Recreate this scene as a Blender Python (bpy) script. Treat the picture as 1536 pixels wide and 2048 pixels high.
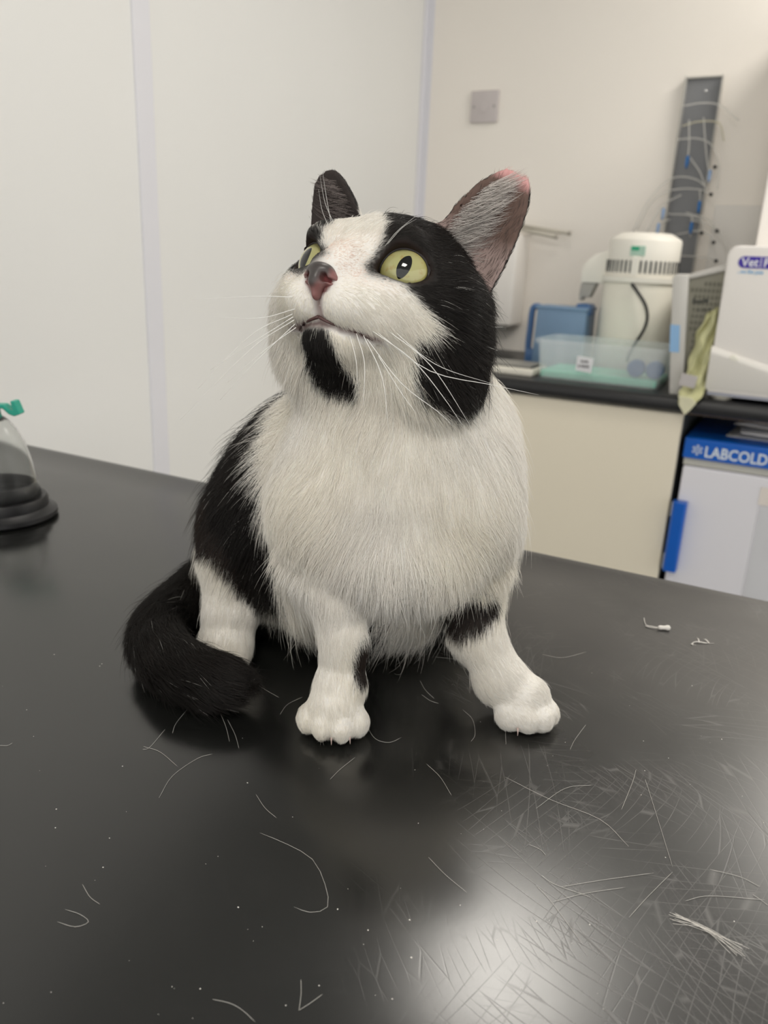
import bpy, bmesh, math
import numpy as np
from mathutils import Vector, Matrix

for _o in list(bpy.data.objects):
    bpy.data.objects.remove(_o)
scene = bpy.context.scene
COL = scene.collection
rng = np.random.default_rng(7)

# ------------------------------------------------------------------ camera
FPX = 1580.0                      # focal length in pixels of the 1536 x 2048 frame
PITCH, ROLL, YAW = 18.0, -2.5, 27.55
TABLE_Z = 0.90
CAM = np.array([0.0, 0.0, 1.18])


def _cam_axes():
    p, r, y = np.radians([PITCH, ROLL, YAW])
    F = np.array([-np.sin(y) * np.cos(p), np.cos(y) * np.cos(p), -np.sin(p)])
    R = np.array([np.cos(y), np.sin(y), 0])
    D = np.cross(F, R)
    return np.array([R * np.cos(r) + D * np.sin(r), -R * np.sin(r) + D * np.cos(r), F])


CAX = _cam_axes()
_yw = math.radians(YAW)
FH = np.array([-math.sin(_yw), math.cos(_yw), 0])   # horizontal forward
RH = np.array([math.cos(_yw), math.sin(_yw), 0])    # horizontal right


def sight(x, y):
    return CAX.T @ np.array([(x - 768) / FPX, (y - 1024) / FPX, 1.0])


def at_plane(x, y, axis, val):
    """where the sight line through a measured pixel meets a world plane"""
    r = sight(x, y)
    return CAM + r * ((val - CAM[axis]) / r[axis])


cam_data = bpy.data.cameras.new('camera')
cam = bpy.data.objects.new('camera', cam_data)
COL.objects.link(cam)
cam_data.sensor_fit = 'VERTICAL'
cam_data.sensor_height = 32.0
cam_data.lens = FPX / 2048 * 32.0
cam_data.clip_start = 0.02
_m = np.eye(4)
_m[:3, 0], _m[:3, 1], _m[:3, 2], _m[:3, 3] = CAX[0], -CAX[1], -CAX[2], CAM
cam.matrix_world = Matrix(_m.tolist())
cam_data.dof.use_dof = True
cam_data.dof.focus_distance = 0.43
cam_data.dof.aperture_fstop = 9.0
scene.camera = cam

# ------------------------------------------------------------------ light
world = bpy.data.worlds.new('room_ambient')
scene.world = world
world.use_nodes = True
_bg = world.node_tree.nodes['Background']
_bg.inputs[0].default_value = (1.0, 0.985, 0.95, 1)
_bg.inputs[1].default_value = 1.26
CEIL_Z = 2.40
PANELS = [((-0.34, 0.90), (0.30, 0.50), 3.8), ((0.48, 1.90), (0.60, 0.60), 15.0), ((0.25, -0.75), (0.60, 0.60), 17.0)]  # first is read from the table glare; the other two are added fill
for (_x, _y), (_sx, _sy), _w in PANELS:
    _l = bpy.data.lights.new('ceiling_panel_light', 'AREA')
    _l.shape = 'RECTANGLE'
    _l.size, _l.size_y = _sx - 0.04, _sy - 0.04
    _l.energy = _w
    _l.color = (1.0, 0.955, 0.88)
    _lo = bpy.data.objects.new('ceiling_panel_light', _l)
    _lo.location = (_x, _y, CEIL_Z - 0.022)
    COL.objects.link(_lo)

scene.view_settings.view_transform = 'Standard'
scene.view_settings.look = 'None'
scene.view_settings.exposure = 0.0
scene.view_settings.gamma = 1.0
scene.view_settings.use_curve_mapping = False
scene.cycles.max_bounces = 8
scene.cycles.diffuse_bounces = 4
scene.cycles.glossy_bounces = 3
scene.cycles.transmission_bounces = 6
scene.cycles.transparent_max_bounces = 12
scene.cycles.use_adaptive_sampling = True
scene.cycles.adaptive_threshold = 0.05
scene.cycles.sample_clamp_indirect = 6.0
scene.cycles.caustics_reflective = False
scene.cycles.caustics_refractive = False
scene.cycles_curves.shape = 'RIBBONS'


# ------------------------------------------------------------------ helpers
def srgb(r, g, b):
    def c(v):
        v /= 255.0
        return v / 12.92 if v <= 0.04045 else ((v + 0.055) / 1.055) ** 2.4
    return (c(r), c(g), c(b), 1.0)


MATS = {}


def mat(name, col=(0.8, 0.8, 0.8, 1), rough=0.5, spec=0.5, metal=0.0, trans=0.0, ior=1.45, coat=0.0, noise=None, bump=None, sss=0.0, alpha=1.0):
    """principled material with procedural colour variation (noise=(scale, amount)) and relief (bump=(scale, strength))"""
    if name in MATS:
        return MATS[name]
    m = bpy.data.materials.new(name)
    m.use_nodes = True
    nt = m.node_tree
    b = nt.nodes['Principled BSDF']
    b.inputs['Base Color'].default_value = col
    b.inputs['Roughness'].default_value = rough
    b.inputs['Specular IOR Level'].default_value = spec
    b.inputs['Metallic'].default_value = metal
    b.inputs['Transmission Weight'].default_value = trans
    b.inputs['IOR'].default_value = ior
    b.inputs['Coat Weight'].default_value = coat
    b.inputs['Alpha'].default_value = alpha
    if sss:
        b.inputs['Subsurface Weight'].default_value = sss
        b.inputs['Subsurface Radius'].default_value = (0.01, 0.005, 0.003)
    tc = nt.nodes.new('ShaderNodeTexCoord')
    if noise:
        n = nt.nodes.new('ShaderNodeTexNoise')
        n.inputs['Scale'].default_value = noise[0]
        n.inputs['Detail'].default_value = 4
        nt.links.new(tc.outputs['Object'], n.inputs['Vector'])
        mx = nt.nodes.new('ShaderNodeMix')
        mx.data_type = 'RGBA'
        mx.inputs[6].default_value = tuple(c * (1 - noise[1]) for c in col[:3]) + (1,)
        mx.inputs[7].default_value = tuple(min(1, c * (1 + noise[1])) for c in col[:3]) + (1,)
        nt.links.new(n.outputs['Fac'], mx.inputs[0])
        nt.links.new(mx.outputs[2], b.inputs['Base Color'])
    if bump:
        n2 = nt.nodes.new('ShaderNodeTexNoise')
        n2.inputs['Scale'].default_value = bump[0]
        n2.inputs['Detail'].default_value = 3
        nt.links.new(tc.outputs['Object'], n2.inputs['Vector'])
        bp = nt.nodes.new('ShaderNodeBump')
        bp.inputs['Strength'].default_value = bump[1]
        bp.inputs['Distance'].default_value = 0.002
        nt.links.new(n2.outputs['Fac'], bp.inputs['Height'])
        nt.links.new(bp.outputs['Normal'], b.inputs['Normal'])
    MATS[name] = m
    return m


def tag(o, label=None, cat=None, group=None, kind=None):
    if label:
        o['label'] = label
    if cat:
        o['category'] = cat
    if group:
        o['group'] = group
    if kind:
        o['kind'] = kind
    return o


def empty(name, loc, rz=0.0):
    o = bpy.data.objects.new(name, None)
    o.location = loc
    o.rotation_euler = (0, 0, rz)
    o.empty_display_size = 0.05
    COL.objects.link(o)
    return o


def link_mesh(name, me, m, parent=None, smooth=True, loc=None):
    o = bpy.data.objects.new(name, me)
    if m is not None:
        me.materials.append(m)
    if smooth is not None:
        me.polygons.foreach_set('use_smooth', [bool(smooth)] * len(me.polygons))
    COL.objects.link(o)
    if parent is not None:
        o.parent = parent
    if loc is not None:
        o.location = loc
    return o


class MB:
    """collects shapes into one mesh"""

    def __init__(self):
        self.bm = bmesh.new()

    def box(self, lo, hi, bevel=0.0, seg=2, rot=None, pivot=None):
        t = bmesh.new()
        bmesh.ops.create_cube(t, size=1.0)
        lo, hi = np.array(lo, float), np.array(hi, float)
        for v in t.verts:
            v.co = Vector(((lo + hi) / 2 + np.array(v.co) * (hi - lo)).tolist())
        if bevel > 0:
            bmesh.ops.bevel(t, geom=t.edges[:] + t.verts[:], offset=bevel, segments=seg, affect='EDGES', profile=0.5, clamp_overlap=True)
        if rot is not None:
            bmesh.ops.rotate(t, verts=t.verts, cent=Vector(pivot if pivot is not None else ((lo + hi) / 2).tolist()), matrix=rot)
        self._merge(t)
        return self

    def _merge(self, t):
        me = bpy.data.meshes.new('tmp')
        t.to_mesh(me)
        t.free()
        self.bm.from_mesh(me)
        bpy.data.meshes.remove(me)

    def lathe(self, prof, center=(0, 0, 0), seg=40, close=False):
        """prof: list of (radius, z)"""
        t = bmesh.new()
        rings = []
        for r, z in prof:
            if r < 1e-6:
                rings.append([t.verts.new((center[0], center[1], center[2] + z))])
            else:
                rings.append([t.verts.new((center[0] + r * math.cos(2 * math.pi * k / seg), center[1] + r * math.sin(2 * math.pi * k / seg), center[2] + z)) for k in range(seg)])
        pairs = list(zip(rings[:-1], rings[1:]))
        if close:
            pairs.append((rings[-1], rings[0]))
        for a, b in pairs:
            for k in range(seg):
                k2 = (k + 1) % seg
                if len(a) == 1 and len(b) == 1:
                    continue
                if len(a) == 1:
                    t.faces.new((a[0], b[k2], b[k]))
                elif len(b) == 1:
                    t.faces.new((a[k], a[k2], b[0]))
                else:
                    t.faces.new((a[k], a[k2], b[k2], b[k]))
        bmesh.ops.recalc_face_normals(t, faces=t.faces)
        self._merge(t)
        return self

    def tube(self, pts, rad, seg=8, caps=True):
        pts = [np.array(p, float) for p in pts]
        n = len(pts)
        rads = [rad] * n if np.isscalar(rad) else list(rad)
        t = bmesh.new()
        up = np.array([0.13, 0.27, 0.95])
        rings = []
        for i, p in enumerate(pts):
            d = pts[min(i + 1, n - 1)] - pts[max(i - 1, 0)]
            d = d / (np.linalg.norm(d) + 1e-12)
            s = np.cross(d, up)
            if np.linalg.norm(s) < 1e-3:
                s = np.cross(d, [1, 0, 0])
            s /= np.linalg.norm(s)
            w = np.cross(s, d)
            rings.append([t.verts.new((p + rads[i] * (math.cos(2 * math.pi * k / seg) * s + math.sin(2 * math.pi * k / seg) * w)).tolist()) for k in range(seg)])
        for a, b in zip(rings[:-1], rings[1:]):
            for k in range(seg):
                t.faces.new((a[k], a[(k + 1) % seg], b[(k + 1) % seg], b[k]))
        if caps:
            t.faces.new(rings[0][::-1])
            t.faces.new(rings[-1])
        bmesh.ops.recalc_face_normals(t, faces=t.faces)
        self._merge(t)
        return self

    def prism(self, poly, axis, lo, hi, bevel=0.0, seg=2):
        """extrude a 2-D polygon along an axis (0,1,2); poly in the two remaining axes, in order"""
        t = bmesh.new()
        oth = [i for i in range(3) if i != axis]

        def P(a, b, c):
            v = [0, 0, 0]
            v[oth[0]], v[oth[1]], v[axis] = a, b, c
            return v
        A = [t.verts.new(P(a, b, lo)) for a, b in poly]
        B = [t.verts.new(P(a, b, hi)) for a, b in poly]
        n = len(poly)
        t.faces.new(A[::-1])
        t.faces.new(B)
        for k in range(n):
            t.faces.new((A[k], A[(k + 1) % n], B[(k + 1) % n], B[k]))
        bmesh.ops.recalc_face_normals(t, faces=t.faces)
        if bevel > 0:
            bmesh.ops.bevel(t, geom=t.edges[:], offset=bevel, segments=seg, affect='EDGES', profile=0.5, clamp_overlap=True)
        self._merge(t)
        return self

    def build(self, name, m, parent=None, smooth=False, loc=None):
        me = bpy.data.meshes.new(name)
        self.bm.to_mesh(me)
        self.bm.free()
        o = link_mesh(name, me, m, parent, smooth, loc)
        if smooth == 'auto':
            me.polygons.foreach_set('use_smooth', [True] * len(me.polygons))
            me.set_sharp_from_angle(angle=math.radians(40))
        return o


def bez(pts, n=24):
    """smooth Catmull-Rom curve through points"""
    P = np.array(pts, float)
    P = np.vstack([2 * P[0] - P[1], P, 2 * P[-1] - P[-2]])
    out = []
    segs = len(P) - 3
    for i in range(segs):
        for t in np.linspace(0, 1, max(2, n // segs), endpoint=False):
            a, b, c, d = P[i:i + 4]
            out.append(0.5 * (2 * b + (c - a) * t + (2 * a - 5 * b + 4 * c - d) * t * t + (3 * b - a - 3 * c + d) * t ** 3))
    out.append(P[-2])
    return np.array(out)


def text_mesh(name, body, size, m, parent, origin, right, up, extrude=0.0004, align='LEFT', squeeze=1.0, bold=0.0):
    cu = bpy.data.curves.new(name, 'FONT')
    cu.body = body
    cu.size = size
    cu.extrude = extrude
    cu.offset = bold
    cu.align_x = align
    cu.resolution_u = 3
    o = bpy.data.objects.new(name, cu)
    COL.objects.link(o)
    bpy.context.view_layer.update()
    me = bpy.data.meshes.new_from_object(o.evaluated_get(bpy.context.evaluated_depsgraph_get()))
    bpy.data.objects.remove(o)
    bpy.data.curves.remove(cu)
    r, u = Vector(right).normalized(), Vector(up).normalized()
    n = r.cross(u)
    M = Matrix(((r.x * squeeze, u.x, n.x, origin[0]), (r.y * squeeze, u.y, n.y, origin[1]), (r.z * squeeze, u.z, n.z, origin[2]), (0, 0, 0, 1)))
    me.transform(M)
    me.name = name
    me.materials.clear()
    return link_mesh(name, me, m, parent, False)

# ------------------------------------------------------------------ the room
X_LEFT, Y_BACK = -1.188, 2.42
X_RIGHT, Y_FRONT = 2.40, -2.00


def wall_mat(name, col, amt):
    m = mat(name, col, 0.42, 0.35, noise=(3.0, amt), bump=(9.0, 0.05))
    return m


WALL = wall_mat('white_wall_cladding', (0.79, 0.785, 0.765, 1), 0.025)
WALL2 = wall_mat('cream_wall_cladding', (0.87, 0.825, 0.765, 1), 0.02)
STRIP = mat('joint_strip_plastic', (0.74, 0.735, 0.775, 1), 0.35, 0.4, noise=(6, .01))
FLOOR = mat('grey_vinyl_floor', (0.30, 0.31, 0.32, 1), 0.5, 0.4, noise=(40, .15))
CEIL = mat('ceiling_white', (0.42, 0.42, 0.41, 1), 0.8, 0.2, noise=(20, .02))

o = MB().box((X_LEFT - .1, Y_FRONT, -0.06), (X_RIGHT + .1, Y_BACK + .1, 0)).build('floor', FLOOR)
tag(o, 'grey vinyl floor of the consulting room', kind='structure')
o = MB().box((X_LEFT - .1, Y_FRONT, CEIL_Z), (X_RIGHT + .1, Y_BACK + .1, CEIL_Z + .08)).build('ceiling', CEIL)
tag(o, 'white ceiling of the consulting room', kind='structure')
wl = MB().box((X_LEFT - .1, Y_FRONT, 0), (X_LEFT - .006, Y_BACK + .1, CEIL_Z)).build('wall_left', WALL)
tag(wl, 'white panelled wall behind the cat', kind='structure')
wb = MB().box((X_LEFT - .1, Y_BACK + .006, 0), (X_RIGHT + .1, Y_BACK + .1, CEIL_Z)).build('wall_back', WALL2)
tag(wb, 'cream white wall above the worktop', kind='structure')
JY = [-1.20, 0.015, 1.232]
_edges = [Y_FRONT] + JY + [Y_BACK]
for a, b in zip(_edges[:-1], _edges[1:]):
    MB().box((X_LEFT - .006, a + .002, 0.0), (X_LEFT, b - .002, CEIL_Z), .0012, 1).build('wall_panel', WALL, wl)
JX = [X_LEFT, 0.035, 1.255]
_edges = JX + [X_RIGHT]
for a, b in zip(_edges[:-1], _edges[1:]):
    MB().box((a + .002, Y_BACK, 0.0), (b - .002, Y_BACK + .006, CEIL_Z), .0012, 1).build('wall_panel', WALL2, wb)
for k, y in enumerate(JY):
    o = MB().box((X_LEFT - .001, y - .0225, 0), (X_LEFT + .0035, y + .0225, CEIL_Z), .0015, 2).build('trim_%d' % (k + 1), STRIP)
    tag(o, 'pale lilac vertical joint strip on the white wall', kind='structure')
mb = MB().box((X_LEFT, Y_BACK - .028, 0), (X_LEFT + .004, Y_BACK, CEIL_Z), .0015, 2).box((X_LEFT, Y_BACK - .004, 0), (X_LEFT + .024, Y_BACK, CEIL_Z), .0015, 2)
o = mb.build('trim_4', STRIP)
tag(o, 'pale lilac corner strip where the walls meet', kind='structure')
o = MB().box((-0.30, Y_BACK - .004, .912), (1.6, Y_BACK, 1.345), .001, 1).build('trim_5', mat('splashback_sheet', (0.76, 0.735, 0.70, 1), 0.4, 0.4, noise=(5, .01)))
tag(o, 'pale splashback sheet behind the worktop', kind='structure')
# ceiling light panels, two of them added fill: frame and glowing diffuser
GLOW = bpy.data.materials.new('lit_diffuser')
GLOW.use_nodes = True
_b = GLOW.node_tree.nodes['Principled BSDF']
_b.inputs['Base Color'].default_value = (0.9, 0.9, 0.88, 1)
_b.inputs['Emission Color'].default_value = (1.0, 0.955, 0.88, 1)
_b.inputs['Emission Strength'].default_value = 2.0
_PL = ['square lit ceiling panel above the worktop', 'added unseen fill panel on the ceiling, right of the table', 'added unseen fill panel on the ceiling behind the viewer']
for ((x, y), (sx, sy), w), lb in zip(PANELS, _PL):
    e = empty('ceiling_light', (x, y, CEIL_Z))
    tag(e, lb, 'light', 'ceiling light panels')
    MB().box((-sx / 2, -sy / 2, -.02), (-sx / 2 + .02, sy / 2, 0)).box((sx / 2 - .02, -sy / 2, -.02), (sx / 2, sy / 2, 0)).box((-sx / 2, -sy / 2, -.02), (sx / 2, -sy / 2 + .02, 0)).box((-sx / 2, sy / 2 - .02, -.02), (sx / 2, sy / 2, 0)).build('frame', CEIL, e)
    MB().box((-sx / 2 + .02, -sy / 2 + .02, -.012), (sx / 2 - .02, sy / 2 - .02, -.002)).build('diffuser', GLOW, e)


# ------------------------------------------------------------------ examination table
def table_mat():
    m = bpy.data.materials.new('scratched_black_tabletop')
    m.use_nodes = True
    nt = m.node_tree
    L = nt.links
    b = nt.nodes['Principled BSDF']
    tc = nt.nodes.new('ShaderNodeTexCoord')

    def node(t, **kw):
        n = nt.nodes.new(t)
        for k, v in kw.items():
            if k in n.inputs:
                n.inputs[k].default_value = v
            else:
                setattr(n, k, v)
        return n

    def ramp(src, p0, p1, c0=0.0, c1=1.0):
        r = node('ShaderNodeMapRange')
        r.inputs['From Min'].default_value, r.inputs['From Max'].default_value = p0, p1
        r.inputs['To Min'].default_value, r.inputs['To Max'].default_value = c0, c1
        L.new(src, r.inputs['Value'])
        return r.outputs[0]

    def mul(a, c):
        n = node('ShaderNodeMath', operation='MULTIPLY')
        L.new(a, n.inputs[0])
        if isinstance(c, float):
            n.inputs[1].default_value = c
        else:
            L.new(c, n.inputs[1])
        return n.outputs[0]

    def mx(a, c):
        n = node('ShaderNodeMath', operation='MAXIMUM')
        L.new(a, n.inputs[0])
        L.new(c, n.inputs[1])
        return n.outputs[0]

    def scratch(angle, sx, sy, width, msk_scale, msk_lo, seed):
        """thin long lines: edges of very stretched, gently bent cells, kept only in patches"""
        mp = node('ShaderNodeMapping')
        mp.inputs['Rotation'].default_value = (0, 0, math.radians(angle))
        mp.inputs['Location'].default_value = (seed * 1.7, seed * 0.9, 0)
        nz = node('ShaderNodeTexNoise', Scale=2.2 + seed * .3, Detail=1.0)
        ad = node('ShaderNodeVectorMath', operation='MULTIPLY_ADD')
        L.new(tc.outputs['Object'], nz.inputs['Vector'])
        L.new(nz.outputs['Color'], ad.inputs[0])
        ad.inputs[1].default_value = (0.10, 0.10, 0)
        L.new(tc.outputs['Object'], ad.inputs[2])
        L.new(ad.outputs[0], mp.inputs['Vector'])
        sc = node('ShaderNodeVectorMath', operation='MULTIPLY')
        sc.inputs[1].default_value = (sx, sy, 0)
        L.new(mp.outputs[0], sc.inputs[0])
        v = node('ShaderNodeTexVoronoi', feature='DISTANCE_TO_EDGE', voronoi_dimensions='2D', Scale=1.0, Randomness=1.0)
        L.new(sc.outputs[0], v.inputs['Vector'])
        line = ramp(v.outputs['Distance'], 0.0, width, 1.0, 0.0)
        n2 = node('ShaderNodeTexNoise', Scale=msk_scale, Detail=2.0)
        mp2 = node('ShaderNodeMapping')
        mp2.inputs['Location'].default_value = (seed, -seed, seed * 2)
        L.new(tc.outputs['Object'], mp2.inputs['Vector'])
        L.new(mp2.outputs[0], n2.inputs['Vector'])
        return mul(line, ramp(n2.outputs['Fac'], msk_lo, msk_lo + .10))

    s1 = scratch(17, 8, 110, 0.030, 12, .50, 1.0)
    s2 = scratch(-28, 10, 130, 0.034, 11, .52, 2.0)
    s3 = scratch(64, 8, 100, 0.028, 10, .53, 3.0)
    s4 = scratch(100, 12, 150, 0.034, 14, .54, 4.0)
    s5 = scratch(40, 22, 190, 0.045, 18, .54, 5.0)
    sc_all = mx(mx(mx(s1, s2), mx(s3, s4)), s5)
    # worn, more scuffed towards the near right side of the table
    across = node('ShaderNodeVectorMath', operation='DOT_PRODUCT')
    across.inputs[1].default_value = (RH[0], RH[1], 0)
    L.new(tc.outputs['Object'], across.inputs[0])
    across = across.outputs['Value']
    wear = ramp(across, 0.10, 0.22, 0.05, 0.65)
    sc_all = mul(sc_all, wear)
    # smudges
    sm = node('ShaderNodeTexNoise', Scale=5.0, Detail=5.0, Roughness=0.6)
    L.new(tc.outputs['Object'], sm.inputs['Vector'])
    fine = node('ShaderNodeTexNoise', Scale=160.0, Detail=3.0, Roughness=0.6)
    L.new(tc.outputs['Object'], fine.inputs['Vector'])
    colmix = node('ShaderNodeMix', data_type='RGBA')
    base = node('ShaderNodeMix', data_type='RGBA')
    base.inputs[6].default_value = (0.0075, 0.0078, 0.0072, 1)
    base.inputs[7].default_value = (0.030, 0.0285, 0.027, 1)  # right-side scuff haze, paler to paint in the reflection of the bright room
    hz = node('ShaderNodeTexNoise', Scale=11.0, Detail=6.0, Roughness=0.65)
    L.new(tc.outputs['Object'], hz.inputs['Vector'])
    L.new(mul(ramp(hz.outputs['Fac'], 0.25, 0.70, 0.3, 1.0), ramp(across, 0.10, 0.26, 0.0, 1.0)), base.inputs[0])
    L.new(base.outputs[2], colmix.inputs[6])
    colmix.inputs[7].default_value = (0.110, 0.105, 0.100, 1)
    L.new(mul(sc_all, 0.75), colmix.inputs[0])
    L.new(colmix.outputs[2], b.inputs['Base Color'])
    r0 = ramp(sm.outputs['Fac'], 0.3, 0.75, 0.17, 0.26)
    rs = node('ShaderNodeMath', operation='ADD')
    L.new(r0, rs.inputs[0])
    L.new(mul(sc_all, 0.14), rs.inputs[1])
    rw = node('ShaderNodeMath', operation='ADD')
    L.new(rs.outputs[0], rw.inputs[0])
    L.new(ramp(across, 0.14, 0.32, 0.0, 0.12), rw.inputs[1])
    L.new(rw.outputs[0], b.inputs['Roughness'])
    b.inputs['IOR'].default_value = 1.85
    bp = node('ShaderNodeBump', Strength=0.045, Distance=0.001)
    hh = node('ShaderNodeMath', operation='SUBTRACT')
    L.new(mul(fine.outputs['Fac'], 0.25), hh.inputs[0])
    L.new(sc_all, hh.inputs[1])
    L.new(hh.outputs[0], bp.inputs['Height'])
    L.new(bp.outputs['Normal'], b.inputs['Normal'])
    return m


TX0, TX1, TY0, TY1 = -1.12, 0.50, -0.06, 0.724
tbl = empty('examination_table', ((TX0 + TX1) / 2, (TY0 + TY1) / 2, 0))
tag(tbl, 'scratched black examination table with an upturned far edge', 'table')
_ox, _oy = (TX0 + TX1) / 2, (TY0 + TY1) / 2
prof = [(TY0 - _oy, TABLE_Z)]
for t in np.linspace(0, 1, 9):
    prof.append((TY1 - .055 + .055 * t - _oy, TABLE_Z + .0045 * t ** 2.2))
prof += [(TY1 + .003 - _oy, TABLE_Z + .0042), (TY1 + .006 - _oy, TABLE_Z - .001), (TY1 + .006 - _oy, TABLE_Z - .03), (TY0 - .006 - _oy, TABLE_Z - .03), (TY0 - .006 - _oy, TABLE_Z - .004)]
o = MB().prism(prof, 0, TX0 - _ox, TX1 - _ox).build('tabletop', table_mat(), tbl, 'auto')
STEEL = mat('brushed_steel', (0.45, 0.45, 0.46, 1), 0.35, 0.5, metal=0.9, noise=(30, .05))
MB().box((-.14, -.14, .04), (.14, .14, TABLE_Z - .03), .01).build('pedestal', STEEL, tbl)
MB().box((-.45, -.28, 0.0), (.45, .28, .045), .012).build('base', STEEL, tbl)

# ------------------------------------------------------------------ on the table
def table_at(x, y):
    return at_plane(x, y, 2, TABLE_Z)


def frame_pt(u, d):
    return CAM[:2] + (u * RH + d * FH)[:2]


CLEAR = mat('clear_plastic', (0.93, 0.94, 0.93, 1), 0.10, 0.5, trans=0.96, ior=1.18, noise=(8, .02))
RUBBER = mat('black_rubber', (0.012, 0.012, 0.013, 1), 0.42, 0.5, noise=(60, .2))
GREEN = mat('green_plastic', (0.02, 0.36, 0.26, 1), 0.35, 0.5, noise=(40, .05))
mk = empty('anaesthetic_mask', frame_pt(-.405, .79).tolist() + [TABLE_Z + .0004], _yw)
tag(mk, 'clear plastic cone mask with black rubber base and green connector', 'mask')
MB().lathe([(.030, .0), (.053, .0), (.056, .003), (.0555, .007), (.050, .0095), (.0475, .012), (.0475, .019), (.0455, .0225), (.040, .0225), (.040, .012), (.020, .011), (.018, .009), (.030, .0)], seg=64).build('rubber_base', RUBBER, mk, 'auto')
MB().lathe([(.0415, .0225), (.0388, .038), (.0352, .058), (.0300, .079), (.0232, .094), (.0165, .103), (.0120, .1065), (.0108, .1065), (.0155, .1018), (.0221, .0925), (.0288, .0780), (.0340, .0575), (.0376, .0378), (.0403, .0225)], seg=64, close=True).build('cone', CLEAR, mk, True)
MB().lathe([(.0395, .0226), (.0375, .036), (.0360, .037), (.0355, .036), (.0370, .0226)], seg=64, close=True).build('rubber_seal', RUBBER, mk, True)
mb = MB().lathe([(0, .104), (.0125, .104), (.0105, .109), (.0098, .118), (0, .1185)], seg=24)
mb.prism([(-.026, .1145), (.016, .1165), (.0215, .1110), (.0270, .1090), (.0335, .1115), (.0290, .1245), (.0245, .1245), (.0262, .1150), (.0225, .1160), (.017, .1205), (-.026, .1195)], 1, -.006, .006, .0008, 1)
mb.build('connector', GREEN, mk)

FLUFF = mat('white_fluff', (0.80, 0.77, 0.72, 1), 0.7, 0.2, noise=(300, .1))
p = table_at(1325, 1260)
e = empty('white_pellet', p.tolist(), _yw)
tag(e, 'small white pellet trailing loose fibres near the table edge', 'pellet')
MB().lathe([(0, -.0042), (.0014, -.0036), (.0019, -.002), (.0016, 0), (.0018, .002), (.0023, .0034), (.0021, .005), (.001, .006), (0, .0062)], seg=16).build('pellet', FLUFF, e, True).matrix_local = Matrix.Translation((0, 0, .0021)) @ Matrix.Rotation(math.radians(90), 4, 'Y')
for w in ([(-.003, 0, .002), (-.008, .003, .0015), (-.0115, .006, .001), (-.011, .012, .001), (-.0095, .019, .0012)], [(-.003, 0, .0015), (-.009, .002, .001), (-.013, .0045, .001)]):
    MB().tube(bez(w, 12), .00028, 5).build('fibre', FLUFF, e, True)
p = table_at(1403, 1287)
e = empty('hair_tuft', p.tolist(), _yw)
tag(e, 'tiny wisp of grey white fluff beside the white pellet', 'fluff')
for w in ([(-.007, 0, .0005), (-.003, .001, .001), (.003, 0, .0006), (.010, .0005, .0004)], [(-.002, 0, .0006), (-.001, .004, .0012), (-.0005, .009, .0008)], [(-.007, -.001, .0005), (-.009, -.003, .0005), (-.006, -.004, .0005)], [(.006, 0, .0006), (.005, .004, .0012), (.004, .007, .0006)]):
    MB().tube(bez(w, 10), [.0004] * 3 + [.0005] * (len(bez(w, 10)) - 6) + [.0001] * 3, 5).build('strand', FLUFF, e, True)
# loose tuft of white hairs at the near right
e = empty('white_hair_tuft', table_at(1400, 1865).tolist())
tag(e, 'loose tuft of long white hairs on the scuffed near right table', 'hair')
_g = np.random.default_rng(4)
for k in range(11):
    a, b_, c = (1342 + _g.uniform(-6, 10), 1829 + _g.uniform(-10, 24)), (1412 + _g.uniform(-5, 5), 1862 + _g.uniform(-4, 5)), (1485 + _g.uniform(-28, 14), 1903 + _g.uniform(-14, 14))
    pts = bez([(table_at(*q) - table_at(1400, 1865) + [0, 0, .0006 + .0004 * _g.random()]) for q in (a, b_, c)], 14)
    MB().tube(pts, .00008, 4).build('strand', FLUFF, e, True)

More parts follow.
